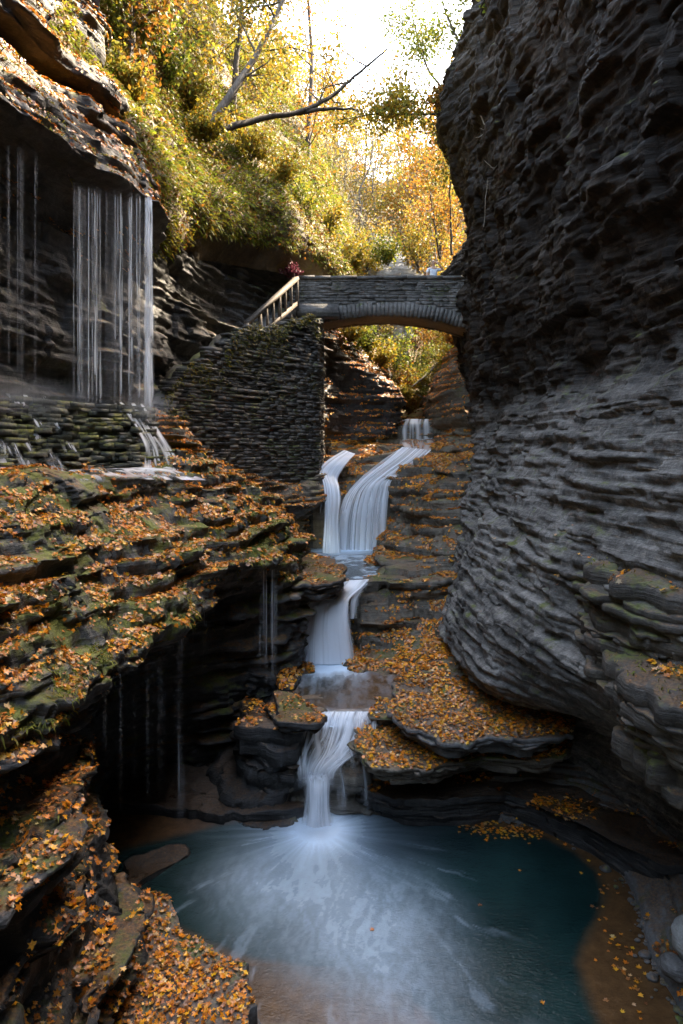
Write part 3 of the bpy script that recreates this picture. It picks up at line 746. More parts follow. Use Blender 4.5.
# retaining wall under the stair
W = [P(163, 400, 17.6), P(196, 362, 18.8), P(230, 336, 20), P(262, 326, 21.2), P(292, 322, 22.4), P(319, 318, 23.5)]
Wl = [(p[0], p[1]) for p in W] + [(W[-1][0] + .12, 24.2), (W[-1][0] + .1, 25.9)]
cumW = np.r_[0, np.cumsum(np.linalg.norm(np.diff(np.array(Wl), axis=0), axis=1))]
zt_ = [p[2] for p in W] + [4.45, 4.6]
zb_ = [P(163, 412, 17.6)[2], P(196, 450, 18.8)[2], P(230, 470, 20)[2], P(262, 486, 21.2)[2] + .1, -1.35, -1.0, -.9, -.9]
ztW = lambda s: float(np.interp(s, cumW, zt_)) + .10 * math.sin(s * 2.3) + .07 * math.sin(s * 7)
zbW = lambda s: float(np.interp(s, cumW, zb_)) - .15
mb = masonry(Wl, ztW, zbW, 21, (.055, .13), (.16, .5), .32, .028)
core(mb, Wl, ztW, zbW, .16, .5)
tag(mb.build('retaining_wall', M['masonry']), 'tall dry stone retaining wall of thin mossy courses under the stair railing', 'wall')
# strata foot of that wall
Wf = []
for i, (p, zb) in enumerate(zip(W, zb_)):
    nx, ny = (.75, -.65) if i < len(W) - 1 else (.35, -.3)
    x, y = p[0], p[1]
    Wf.append([(x - .5 * nx, y - .5 * ny, zb + .12), (x + .22 * nx, y + .22 * ny, zb + .06), (x + .5 * nx, y + .5 * ny, zb - .25), (x + .75 * nx, y + .75 * ny, zb - .65), (x + .3 * nx, y + .3 * ny, zb - .95), (x - .9 * nx, y - .9 * ny, zb - 1.2), (x - 1.2 * nx, y - 1.2 * ny, zb - 3.2)])
x, y, zb = W[-1][0] + .12, 24.3, -1.0
Wf.append([(x - .6, y, zb + .1), (x - .1, y, zb + .05), (x + .02, y, zb - .2), (x + .06, y, zb - .4), (x - .25, y, zb - .7), (x - .6, y, zb - 1.3), (x - .9, y, zb - 3.2)])
Wf.append([(x - .6, y + 2, zb + .1), (x - .1, y + 2, zb + .05), (x + .02, y + 2, zb - .2), (x + .05, y + 2, zb - .4), (x - .25, y + 2, zb - .7), (x - .6, y + 2, zb - 1.3), (x - .9, y + 2, zb - 3.2)])
Wf.insert(0, [(p_[0] - 1.3, p_[1] - .5, p_[2] - .25) for p_ in Wf[0]])
g, n = loft(Wf, .045, (2, 14, 0))
wf = rockify(g, n, 121, amp=.75, low=.12, terr=.8, tthick=.16, fine=.025, warp=.2, under=.08)
struct('rock_ledge', wf, M['bank'], 'banded rock ledge with leaves under the dry stone wall')
LIT.append((wf, n, 'bed'))

# stair behind it
st0, st1 = np.array([-5.75, 18.2, .55]), np.array([-2.0, 25.3, 4.9])
root = empty('stone_stair', tuple(st0)); tag(root, 'narrow flight of worn stone steps climbing to the bridge behind the retaining wall', 'stair')
rng = np.random.default_rng(5); nst = 27
d = (st1 - st0); hd = d.copy(); hd[2] = 0; run = np.linalg.norm(hd); t = hd / run; s_ = np.array([t[1], -t[0], 0])
for i in range(nst):
    c = st0 + d * (i + .5) / nst
    mb = MB(); tread = run / nst
    mb.box((0, 0, -.25), t * (tread * .56), s_ * .72, (0, 0, .27 + d[2] / nst * .4), .012, rng)
    o = mb.build('step', M['grey'], root); o.location = c - st0
# landing to the bridge
mb = MB(); mb.box((-1.0, 25.6, 4.75), (.9, 0, 0), (0, 1.1, 0), (0, 0, .22)); o = mb.build('landing', M['grey'], root); o.location = -st0

# timber railing
rail = empty('timber_railing', P(262, 335, 21.9)); r0 = np.array(rail.location)
tag(rail, 'weathered timber railing with vertical balusters climbing to the bridge', 'railing')
ha, hb = np.array(P(247, 323, 21.3)), np.array(P(297, 278, 24.3))
la, lb = np.array(P(261, 335, 22.0)), np.array(P(297, 303, 24.3))
def beam(name, a, b, w, h, m, parent, org):
    a, b = np.array(a), np.array(b); t = (b - a); L = np.linalg.norm(t); t /= L
    s = np.cross(t, (0, 0, 1)); s /= np.linalg.norm(s) + 1e-9; u = np.cross(s, t)
    mb = MB(); mb.box((a + b) / 2 - org, t * L / 2, s * w / 2, u * h / 2); return mb.build(name, m, parent)
beam('handrail', ha, hb, .16, .11, M['wood'], rail, r0)
beam('bottom_rail', la, lb, .09, .12, M['wood'], rail, r0)
tt = (lb - la)
for i in range(7):
    f = i / 6
    q = la + tt * f
    hf = (q[1] - ha[1]) / (hb[1] - ha[1]); top = ha + (hb - ha) * hf
    q = q + np.array([0, 0, -.12 if i in (0, 6) else 0])
    mb = MB(); w_ = .055 if i in (0, 3, 6) else .035
    mb.box((q + top) / 2 - r0, np.array([w_, 0, 0]), np.array([0, .04, 0]), (top - q) / 2)
    mb.build('post' if i in (0, 3, 6) else 'baluster', M['wood'], rail)
mb = MB(); q = np.array(P(248, 333, 21.3))
mb.box((q + ha) / 2 - r0, (.06, 0, 0), (0, .05, 0), (ha - q) / 2 * (1, 1, 1)); mb.build('post', M['wood'], rail)

# ------------------------------------------------------------------ bridge
BY = 25.0; BW = 1.9
ztop = P(385, 276, BY)[2]; zc = P(386, 315.5, BY)[2]
xc = X(385, BY, 5); xl, xr = X(294, BY, 5), X(474, BY, 5)
R = 9.8; half = 3.05
zi = lambda x, r=R: zc - R + math.sqrt(max(r * r - (x - xc) ** 2, 0.01))     # intrados (r = R) and outer ring
br = empty('stone_bridge', (xc, BY, zc)); b0 = np.array(br.location)
tag(br, 'old stone footbridge with a low segmental arch spanning the gorge', 'bridge')
RT = .46
def face_course(name, y, sgn, seed):
    rng = np.random.default_rng(seed); mb = MB(); z = zi(xl) - .5
    while z < ztop - .11:
        h = rng.uniform(.055, .12); x = xl - rng.uniform(0, .3)
        while x < xr:
            l = rng.uniform(.2, .62); xm = x + l / 2
            if z + h * .6 > zi(xm, R + RT) or abs(xm - xc) > half + .25:
                pr = rng.normal() * .014
                mb.box(np.array((xm, y + sgn * (.14 - pr), z + h / 2)) - b0, (l / 2 - .005, 0, rng.normal() * .004), (0, .14, 0), (0, 0, h / 2 - .005), .008, rng)
            x += l
        z += h
    xx_ = np.linspace(xl, xr, 60); f_ = y + sgn * .05; b_ = y + sgn * .26
    lo_ = np.array([zi(q, R + RT) - .08 if abs(q - xc) < half else zi(xl) - .5 for q in xx_])
    rg = np.array([[(q, f_, l_), (q, f_, ztop - .13), (q, b_, ztop - .13), (q, b_, l_)] for q, l_ in zip(xx_, lo_)]) - b0
    mb.add(rg.reshape(-1, 3), grid_faces(60, 4))
    return mb.build(name, M['bridge'], br)
face_course('spandrel_wall', BY, 1, 31)
face_course('spandrel_wall', BY + BW, -1, 32)
for y, sgn, seed in ((BY, 1, 33), (BY + BW, -1, 34)):
    rng = np.random.default_rng(seed); mb = MB(); nv = 44; a0 = math.asin((half + .12) / R)
    for i in range(nv):
        a = -a0 + 2 * a0 * (i + .5) / nv
        rd = np.array([sin(a), 0, cos(a)]); tg = np.array([cos(a), 0, -sin(a)])
        mid = np.array([xc, y + sgn * .13, zc - R]) + rd * (R + RT / 2 + rng.normal() * .012)
        mb.box(mid - b0, tg * (R * a0 / nv * 1.02 - .006), (0, .155 + rng.normal() * .008, 0), rd * (RT / 2), .008, rng)
    mb.build('arch_ring', M['bridge'], br)
# vault and fill
k = 40; xs_ = np.linspace(xc - half - .2, xc + half + .2, k)
ring = np.array([[(x, BY + .27, zi(x) + .015), (x, BY + BW - .27, zi(x) + .015), (x, BY + BW - .27, ztop - .95), (x, BY + .27, ztop - .95), (x, BY + .27, zi(x) + .015)] for x in xs_]) - b0
mesh_obj('vault', ring.reshape(-1, 3), grid_faces(k, 5), M['bridge'], br)
for y in (BY + .14, BY + BW - .14):
    rng = np.random.default_rng(int(y * 10)); mb = MB(); x = xl
    while x < xr:
        l = rng.uniform(.5, .95)
        mb.box(np.array((x + l / 2, y, ztop - .05)) - b0, (l / 2 - .006, 0, rng.normal() * .006), (0, .19, 0), (0, 0, .055), .012, rng); x += l
    mb.build('coping', M['bridge'], br)
# ------------------------------------------------------------------ stepped mossy wall under the high fall
a, b = np.array([-6.3, 8.9]), np.array(P(166, 440, 14.8)[:2])
mw = empty('mossy_wall', (a[0], a[1], -.3)); tag(mw, 'low stepped wall of mossy stones that the high fall splashes onto', 'wall')
t = (b - a) / np.linalg.norm(b - a); nn = np.array([t[1], -t[0]]); LW = np.linalg.norm(b - a)
rng = np.random.default_rng(17); mb = MB(); z = -.55; row = 0
while z < .82:
    h = rng.uniform(.055, .115); s = -rng.uniform(0, .3); back = (z + .5) * .52
    while s < LW:
        l = rng.uniform(.14, .5)
        p = a + t * (s + l / 2) - nn * (back + rng.normal() * .055 + .12 * (vnoise(np.array([s * 1.2]), np.array([z * 3.]), np.array([0.]), 5)[0] - .5))
        mb.box(np.array([p[0] - nn[0] * .3, p[1] - nn[1] * .3, z + h / 2 + rng.normal() * .012]) - np.array(mw.location), np.array([*t, rng.normal() * .02]) * (l / 2 - .008), np.array([*nn, 0]) * .36, (0, 0, h / 2 + .004), .02, rng)
        s += l
    z += h * .95
mb.build('stones', M['mossy'], mw)
MW = (a, b, t, nn, LW)

# ------------------------------------------------------------------ visitor on the bridge
def skinned(name, pts, edges, m, parent, sub=2, root=0):
    me = bpy.data.meshes.new(name)
    me.from_pydata([p[:3] for p in pts], edges, [])
    o = link(bpy.data.objects.new(name, me), parent)
    sk = o.modifiers.new('skin', 'SKIN'); sk.use_smooth_shade = True
    for v, p in zip(me.skin_vertices[0].data, pts):
        r = p[3] if len(p) > 3 else .05
        v.radius = (r, p[4] if len(p) > 4 else r); v.use_root = False
    me.skin_vertices[0].data[root].use_root = True
    o.modifiers.new('sub', 'SUBSURF').levels = sub; o.modifiers['sub'].render_levels = sub
    me.materials.append(m); return o
deck = ztop - .95
px_ = X(433, BY + .85, deck + 1)
per = empty('person', (px_, BY + .85, deck), radians(8))
tag(per, 'visitor in a white top with one elbow raised, leaning behind the bridge parapet', 'person')
M['skin'] = simple_mat('skin', (.5, .3, .21), (.58, .36, .26), 20, .55, local=True, bump=.001)
M['shirt'] = simple_mat('white_shirt', (.62, .66, .72), (.78, .8, .84), 9, .9, local=True, bump=.006)
M['trousers'] = simple_mat('dark_trousers', (.02, .025, .035), (.04, .045, .06), 9, .9, local=True)
M['hair'] = simple_mat('fair_hair', (.28, .18, .09), (.42, .29, .15), 30, .6, (1, 1, 4), local=True)
body = skinned('body', [
    (0, 0, .90, .14, .11), (0, 0, 1.05, .13, .10), (0, -.02, 1.25, .155, .105), (0, -.03, 1.40, .12, .08), (0, -.03, 1.47, .052), (0, -.05, 1.55, .062, .07), (0, -.06, 1.63, .075, .088), (0, -.05, 1.70, .055, .065),
    (.19, -.03, 1.39, .052), (.36, -.10, 1.36, .042), (.17, -.20, 1.52, .033), (.11, -.23, 1.55, .028),
    (-.19, -.03, 1.39, .052), (-.27, -.10, 1.13, .042), (-.12, -.34, 1.06, .032), (-.06, -.38, 1.06, .028),
    (.09, 0, .86, .085), (.10, -.01, .48, .058), (.10, .02, .09, .042), (.11, -.12, .035, .035),
    (-.09, 0, .86, .085), (-.10, -.01, .48, .058), (-.10, .02, .09, .042), (-.11, -.12, .035, .035)],
    [(0,1),(1,2),(2,3),(3,4),(4,5),(5,6),(6,7),(3,8),(8,9),(9,10),(10,11),(3,12),(12,13),(13,14),(14,15),(0,16),(16,17),(17,18),(18,19),(0,20),(20,21),(21,22),(22,23)], M['skin'], per)
skinned('shirt', [(0, 0, .88, .155, .125), (0, 0, 1.05, .145, .115), (0, -.02, 1.25, .17, .12), (0, -.03, 1.38, .14, .095), (0, -.03, 1.44, .066),
    (.19, -.03, 1.385, .066), (.30, -.075, 1.365, .058), (-.19, -.03, 1.385, .066), (-.245, -.075, 1.22, .058)], [(0,1),(1,2),(2,3),(3,4),(3,5),(5,6),(3,7),(7,8)], M['shirt'], per)
skinned('trousers', [(0, 0, .90, .16, .13), (.09, 0, .83, .10), (.10, -.01, .48, .072), (.10, .02, .10, .058), (-.09, 0, .83, .10), (-.10, -.01, .48, .072), (-.10, .02, .10, .058)],
    [(0,1),(1,2),(2,3),(0,4),(4,5),(5,6)], M['trousers'], per)
skinned('hair', [(0, -.02, 1.72, .078, .088), (0, .03, 1.68, .078, .06), (0, .045, 1.60, .06, .04), (0, .045, 1.52, .045, .03)], [(0,1),(1,2),(2,3)], M['hair'], per)
# small hands: palm and five bent fingers, face
def hand(base, d, u, parent):
    base, d, u = [np.array(q, float) for q in (base, d, u)]; d /= np.linalg.norm(d); s = np.cross(d, u); s /= np.linalg.norm(s); u = np.cross(s, d)
    pts = [(*base, .026, .016), (*(base + d * .05), .032, .014), (*(base + d * .085), .034, .012)]; ed = [(0, 1), (1, 2)]
    for i, L in enumerate((.062, .075, .07, .055)):
        r = base + d * .09 + s * (.024 - .016 * i); k = len(pts)
        pts += [(*r, .0085), (*(r + d * L * .5 - u * .006), .008), (*(r + d * L * .8 - u * .026), .0065)]; ed += [(2, k), (k, k + 1), (k + 1, k + 2)]
    k = len(pts); r = base + d * .03 + s * .03
    pts += [(*r, .011), (*(r + d * .03 + s * .022 - u * .01), .009), (*(r + d * .055 + s * .024 - u * .02), .007)]; ed += [(1, k), (k, k + 1), (k + 1, k + 2)]
    return skinned('hand', pts, ed, M['skin'], parent, 1)
hand((.11, -.235, 1.55), (-.6, .45, .55), (0, -1, 0), per)
hand((-.06, -.385, 1.055), (.8, -.45, -.1), (0, -.2, 1), per)
mb = MB(); mb.tube([(0, -.145, 1.645), (0, -.165, 1.62), (0, -.172, 1.602), (0, -.15, 1.595)], [.006, .011, .013, .006]); mb.build('nose', M['skin'], per, True)
M['eye'] = simple_mat('dark_eye', (.02, .015, .012), (.05, .03, .02), 20, .3, local=True)
for sx_ in (-1, 1):
    mb = MB(); mb.tube([(sx_ * .032 - .012, -.139, 1.642), (sx_ * .032, -.146, 1.644), (sx_ * .032 + .012, -.139, 1.642)], [.004, .008, .004]); mb.build('eye', M['eye'], per, True)
    mb = MB(); mb.tube([(sx_ * .077, -.05, 1.66), (sx_ * .088, -.045, 1.635), (sx_ * .077, -.055, 1.60)], [.006, .014, .008]); mb.build('ear', M['skin'], per, True)
M['lip'] = simple_mat('lip', (.35, .14, .12), (.4, .17, .14), 20, .5, local=True)
mb = MB(); mb.tube([(-.022, -.134, 1.572), (0, -.143, 1.57), (.022, -.134, 1.572)], [.004, .007, .004]); mb.build('mouth', M['lip'], per, True)
# ================================================================== WATER
def poly_sd(px, py, poly):
    """signed distance, + inside"""
    poly = np.asarray(poly); d = np.full(px.shape, 1e9); ins = np.zeros(px.shape, bool)
    for i in range(len(poly)):
        a, b = poly[i], poly[(i + 1) % len(poly)]
        e = b - a; t = np.clip(((px - a[0]) * e[0] + (py - a[1]) * e[1]) / (e @ e + 1e-12), 0, 1)
        d = np.minimum(d, np.hypot(px - a[0] - t * e[0], py - a[1] - t * e[1]))
        c = ((a[1] > py) != (b[1] > py)) & (px < (b[0] - a[0]) * (py - a[1]) / (b[1] - a[1] + 1e-12) + a[0])
        ins ^= c
    return np.where(ins, d, -d)
def water_mat():
    m, nt = new_mat('pool_water'); N = NT(nt)
    dp = N.n('ShaderNodeAttribute', attribute_name='deep').outputs['Fac']
    fo = N.n('ShaderNodeAttribute', attribute_name='foam').outputs['Fac']
    sh = N.ramp(N.noise(N.pos(), 5, 5, .65), [(.3, (.055, .026, .011)), (.7, (.12, .06, .024))])
    gr = N.noise(N.pos(), 45, 3, .6)
    sh = N.mix(N.math('MULTIPLY', N.ramp(gr, [(.55, 0), (.7, 1)]), .35), sh, (.17, .10, .05))
    de = N.ramp(N.noise(N.pos(), .8, 3, .5), [(.35, (.004, .016, .015)), (.7, (.009, .030, .027))])
    col = N.mix(dp, sh, de)
    col = N.mix(fo, col, (.62, .76, .88))
    w1 = N.noise(N.pos((1, 1.6, 1)), 7, 3, .55, .8); w2 = N.noise(N.pos((1, 1.3, 1)), 24, 4, .65, .6)
    nb = N.bump(w2, .4, .016, N.bump(w1, .35, .02))
    rough = N.math('ADD', .09, N.math('MULTIPLY', fo, .5))
    N.out(N.principled(Base_Color=col, Roughness=rough, IOR=1.33, Specular_IOR_Level=.55, Normal=nb))
    return m
M['water'] = water_mat()
def pool(name, xg, yg, z, deepf, foamf, label, zfun=None):
    XX, YY = np.meshgrid(xg, yg)
    Z = np.full(XX.shape, z, float) if zfun is None else zfun(XX, YY)
    V = np.stack([XX, YY, Z], -1)
    o = mesh_obj(name, V.reshape(-1, 3), grid_faces(*XX.shape), M['water'], None, True,
                 {'deep': deepf(XX, YY).ravel(), 'foam': np.clip(foamf(XX, YY), 0, 1).ravel()})
    return tag(o, label, 'water', None, 'structure')
ZP = -7.0
teal = [G(px, py, ZP)[:2] for px, py in [(601, 1060), (600, 1024), (586, 995), (577, 965), (583, 945), (598, 920), (604, 893), (596, 872), (575, 852), (545, 838), (500, 828), (440, 820), (380, 808), (300, 808), (200, 830), (120, 850), (90, 880), (150, 915), (210, 945), (252, 960), (300, 968), (350, 985), (420, 1010), (455, 1060)]]
imp = np.array(G(318, 830, ZP))
def deep0(x, y):
    sd = poly_sd(x, y, np.array(teal)) + (fbm(np.stack([x, y, 0 * x], -1), 1.2, 3, 4) - .5) * .12
    soft = np.where((x < .9) & (y < 8.6), .55, .13)
    return sstep(-soft, soft, sd)
def foam0(x, y):
    dx, dy = x - imp[0], y - imp[1]; r = np.hypot(dx, dy); th = np.arctan2(dy, dx)
    core_ = 1.5 * np.exp(-(r / .40) ** 1.4)
    # rays thrown out from the plunge
    ray = fbm(np.stack([th * 7, r * .5, 0 * r], -1), 1.6, 4, 12, .6)
    fan = (.6 + .4 * sstep(.34, .8, ray)) * np.exp(-(r / .95) ** 1.3) * .8
    s1 = fbm(np.stack([th * 13 + .9 * fbm(np.stack([x, y, 0 * x], -1), 1.5, 3, 8), r * .9, 0 * r], -1), 1.0, 5, 21, .65)
    s2 = fbm(np.stack([x * 1.3, y * 1.0, 0 * x], -1), 1.0, 4, 25)
    zone = [G(px, py, ZP)[:2] for px, py in [(225, 850), (300, 838), (370, 845), (430, 865), (470, 905), (482, 960), (490, 1060), (350, 1060), (300, 1010), (240, 955), (200, 915), (185, 880)]]
    zsd = poly_sd(x, y, np.array(zone))
    zw = sstep(-.5, 1.2, zsd)
    s3 = fbm(np.stack([x * 11 + 5 * s2, y * 5.0 + 3 * s2, 0 * x], -1), 1.0, 5, 27, .7)
    mixr = np.exp(-(r / 1.1) ** 2)
    soft = sstep(-.4, 1.7, zsd)
    sw = soft * (.33 + .16 * (s2 - .5) + (.16 * sstep(.30, .78, s1) * mixr + .16 * (sstep(.3, .75, s3) - .4) * (1 - mixr)))
    edge = .35 * sstep(.60, .75, s1) * sstep(-.9, .2, zsd) * (1 - zw)
    near = .45 * sstep(7.9, 6.6, y) * sstep(-.7, .3, zsd + .6) * sstep(.4, .7, s2)
    return core_ + fan + sw + edge * .5 + near
pool('pool', np.arange(-4.6, 6.0, .03), np.arange(4.0, 12.75, .03), ZP, deep0, foam0, 'round teal plunge pool with drifting white foam in the foreground')
def sideways(x0, y0, sc=(3, 1.2), seed=1):
    def f(x, y): return fbm(np.stack([x * sc[0], y * sc[1], 0 * x], -1), 1.0, 4, seed, .6)
    return f
# middle pool: flows to the lip at its near left corner
nz1 = sideways(0, 0, (8, 2.0), 41)
def foam1(x, y):
    b = np.array(G(325, 664, -5.3)); r = np.hypot((x - b[0]) * .8, (y - b[1]))
    lip = np.array(G(335, 728, -5.3)); rl = np.hypot((x - lip[0]) * .8, y - lip[1])
    return 1.8 * np.exp(-(r / .62) ** 2) + .9 * sstep(13.75, 13.05, y + .5 * nz1(x, y)) * sstep(.95, .45, x) + sstep(.3, .8, nz1(x, y)) * (.34 * np.exp(-(r / 1.3) ** 2) + .09)
def deep1(x, y):
    b = np.array(G(318, 680, -5.3)); return .75 * np.exp(-((x - b[0]) ** 2 / .5 + (y - b[1]) ** 2 / 2.0))
pool('pool', np.arange(-1.4, 2.6, .03), np.arange(12.95, 17.4, .03), -5.3, deep1, foam1, 'shallow middle pool with a brown bed between the leafy ledges', zfun=lambda x, y: -5.3 - .20 * sstep(13.38, 12.95, y + .35 * (fbm(np.stack([x * 3, 0 * x, 0 * x], -1), 1.0, 3, 5) - .5)))
nz2 = sideways(0, 0, (2.5, 2.5), 45)
def foam2(x, y):
    b = np.array(P(345, 549, 23.6)); r = np.hypot((x - b[0]) * .8, (y - b[1]) * .6)
    e = np.hypot(x - X(340, 18.3, -3.6), y - 18.2)
    return .95 * np.exp(-(r / .8) ** 2) + sstep(.4, .7, nz2(x, y)) * (.45 + .3 * np.exp(-(e / .7) ** 2))
pool('pool', np.arange(-1.3, 1.6, .04), np.arange(18.05, 24.0, .04), -3.57, lambda x, y: .8 + 0 * x, foam2, 'small upper pool at the foot of the twin falls')
pool('stream', np.arange(1.8, 4.2, .06), np.arange(28.9, 33, .06), .97, lambda x, y: .3 + 0 * x, lambda x, y: .3 * nz2(x, y), 'stream beyond the bridge above the small ledge fall')

# ------------------------------------------------------------------ falling water
def fall_mat():
    m, nt = new_mat('falling_water'); N = NT(nt)
    al = N.n('ShaderNodeAttribute', attribute_name='veil').outputs['Fac']
    p = N.principled(Base_Color=(.95, .97, 1.0), Roughness=.35, Specular_IOR_Level=.3)
    t = N.n('ShaderNodeBsdfTranslucent'); t.inputs['Color'].default_value = (.92, .96, 1.0, 1)
    mx = N.n('ShaderNodeMixShader'); mx.inputs[0].default_value = .4; N.l(p, mx.inputs[1]); N.l(t.outputs[0], mx.inputs[2])
    tr = N.n('ShaderNodeBsdfTransparent'); m2 = N.n('ShaderNodeMixShader')
    N.l(al, m2.inputs[0]); N.l(tr.outputs[0], m2.inputs[1]); N.l(mx.outputs[0], m2.inputs[2]); N.out(m2.outputs[0])
    return m
M['fall'] = fall_mat()
def sheet(edges, nu, nv, seed, veil, strands=22, lo=.3, hi=.7, base=.0, bulge=.08, fade=.12, top=.0, bot=.0, along=1.2, layers=1, rip=.02):
    """edges: (left point, right point) pairs down the flow; veil = opacity; several layers give the sheet depth"""
    Lp = np.array([e[0] for e in edges], float); Rp = np.array([e[1] for e in edges], float)
    k = len(edges); per = [max(2, nv // (k - 1))] * (k - 1)
    Lc, Rc = cr(Lp, per, 0), cr(Rp, per, 0)
    out_ = []
    for ly in range(layers):
        u = np.linspace(0, 1, nu)[None, :]; v = np.linspace(0, 1, len(Lc))[:, None]
        g = Lc[:, None] * (1 - u[..., None]) + Rc[:, None] * u[..., None]
        U, Vv = np.broadcast_arrays(u, v)
        st_ = vnoise(U * strands, Vv * along, 0 * U + ly * 7.7, seed) * .55 + vnoise(U * strands * 2.7, Vv * along * 1.3, 0 * U + ly * 3.1, seed + 1) * .3 + vnoise(U * strands * 6, Vv * along, 0 * U, seed + 2) * .15
        wob = (vnoise(U * 4, Vv * 3, 0 * U + ly, seed + 9) - .5) * .12
        e = np.clip(np.minimum(U, 1 - U) + wob, 0, 1)
        a = (base + (1 - base) * sstep(lo, hi, st_)) * veil * sstep(0, fade, e)
        if top: a = a * sstep(0, top, Vv)
        if bot: a = a * (1 - sstep(1 - bot, 1, Vv))
        b = bulge * np.sin(pi * U) + rip * (st_ - .5) * 2 + .07 * ly
        g = g.copy(); g[..., 1] -= b; g[..., 2] += rip * .5 * (st_ - .5)
        out_.append((g, a))
    return out_
def fall(name, sheets, label, group=None):
    V, Fc, A_, off = [], [], [], 0
    for sh in sheets:
        for g, a in sh:
            V.append(g.reshape(-1, 3)); Fc.append(grid_faces(*g.shape[:2], off)); A_.append(a.ravel()); off += g.shape[0] * g.shape[1]
    return tag(mesh_obj(name, np.concatenate(V), np.concatenate(Fc), M['fall'], None, True, {'veil': np.concatenate(A_)}), label, 'waterfall', group)
def ed(*rows):
    """rows (left px, right px, py left, py right, D)"""
    return [(P(l, yl, D), P(r, yr, D)) for l, r, yl, yr, D in rows]
rng = np.random.default_rng(88); sh_ = []
for i in range(13):
    f = (i + .5) / 13; x0 = 303 + 70 * f + rng.normal() * 2; x1 = 303 + 30 * f + rng.normal() * 3; w0, w1 = rng.uniform(4, 9), rng.uniform(5, 9)
    xm = x0 * .55 + x1 * .45 + rng.normal() * 5; d0 = 12.95 + rng.normal() * .04
    sh_.append(sheet(ed((x0 + 7 - w0, x0 + 7 + w0, 711, 711, d0 + .26), (x0 + 4 - w0, x0 + 4 + w0, 719, 719, d0 + .08), (x0 - w0, x0 + w0, 735 + rng.normal(), 735, d0 - .14), (xm - w0, xm + w0, 752, 752, 12.58), (x1 - w1, x1 + w1, 771, 771, 12.38 + rng.normal() * .03), (x1 - w1, x1 + w1, 792, 792, 12.3)), 18, 40, 300 + i, .8, 4, .25, .7, .1, .03, .35, bot=.3, along=2))
sh_.append(sheet(ed((306, 330, 766, 766, 12.42), (305, 331, 785, 785, 12.32), (304, 332, 808, 808, 12.26), (297, 340, 838, 838, 12.18)), 50, 50, 3, .96, 7, .15, .6, .25, .12, .28, top=.25, layers=3, rip=.04))
sh_.append(sheet(ed((330, 366, 742, 744, 12.6), (332, 372, 764, 766, 12.42), (336, 374, 790, 790, 12.34), (336, 376, 824, 824, 12.28)), 50, 40, 5, .4, 9, .35, .8, .0, .05, .2, bot=.35))
fall('waterfall', sh_, 'lowest plunge pouring from the middle pool into the teal pool')
fall('waterfall', [
    sheet(ed((330, 372, 579, 579, 17.9), (322, 366, 586, 586, 17.45), (314, 354, 596, 596, 17.1), (303, 351, 607, 604, 16.75), (297, 352, 628, 624, 16.5), (292, 358, 662, 662, 16.35)), 80, 60, 11, .98, 13, .1, .6, .4, .12, .1, layers=2),
    sheet(ed((352, 374, 583, 583, 17.7), (344, 362, 598, 598, 17.2), (344, 358, 618, 618, 16.9)), 24, 24, 14, .6, 5, .3, .7)],
    'broad silky cascade falling into the middle pool')
fall('waterfall', [
    sheet(ed((344, 356, 450, 454, 24.9), (326, 346, 461, 465, 24.2), (318, 338, 470, 478, 23.85), (322, 340, 482, 488, 23.3), (324, 341, 500, 500, 23.0), (324, 339, 524, 524, 22.9), (322, 341, 553, 553, 22.8)), 44, 70, 23, .97, 6, .2, .6, .35, .06, layers=3),
    sheet(ed((322, 334, 478, 480, 23.7), (319, 330, 500, 500, 23.55), (317, 326, 520, 522, 23.5)), 16, 20, 24, .5, 4, .3, .7, bot=.3)],
    'narrow left arm of the twin falls below the bridge')
fall('waterfall', [
    sheet(ed((402, 431, 447, 450, 25.1), (386, 420, 460, 460, 24.45), (366, 404, 474, 472, 24.0), (350, 392, 490, 480, 23.7), (342, 389, 504, 492, 23.6), (338, 387, 522, 512, 23.5), (336, 385, 552, 552, 23.42)), 110, 90, 31, .93, 12, .3, .68, .12, .03, .07, layers=2),
    sheet(ed((398, 412, 449, 450, 25.05), (374, 386, 466, 466, 24.2), (352, 364, 486, 484, 23.7), (340, 352, 508, 506, 23.55), (334, 344, 552, 552, 23.45)), 20, 60, 33, .8, 4, .25, .65, layers=1)],
    'slanting right arm of the twin falls fanning out in separate strands')
fall('waterfall', [sheet(ed((402, 434, 419, 419, 29.15), (401, 433, 424, 423, 28.75), (401, 433, 431, 430, 28.65), (401, 433, 440, 439, 28.6)), 40, 20, 37, .9, 9, .3, .7, .2, .03, layers=1)],
    'small ledge fall under the arch, furthest up the stream')
def on_bed(rows): return [((X(l, D, z), D, z), (X(r_, D, z), D, z)) for l, r_, D, z in rows]
fall('stream_water', [sheet(on_bed([(402, 433, 28.72, .30), (398, 436, 28.2, .22), (400, 437, 27.2, .03), (404, 432, 25.9, -.22), (400, 430, 25.3, -.30)]), 50, 40, 39, .62, 6, .3, .7, .25, .0, .15, along=4)],
    'thin stream running from the ledge fall to the twin falls')
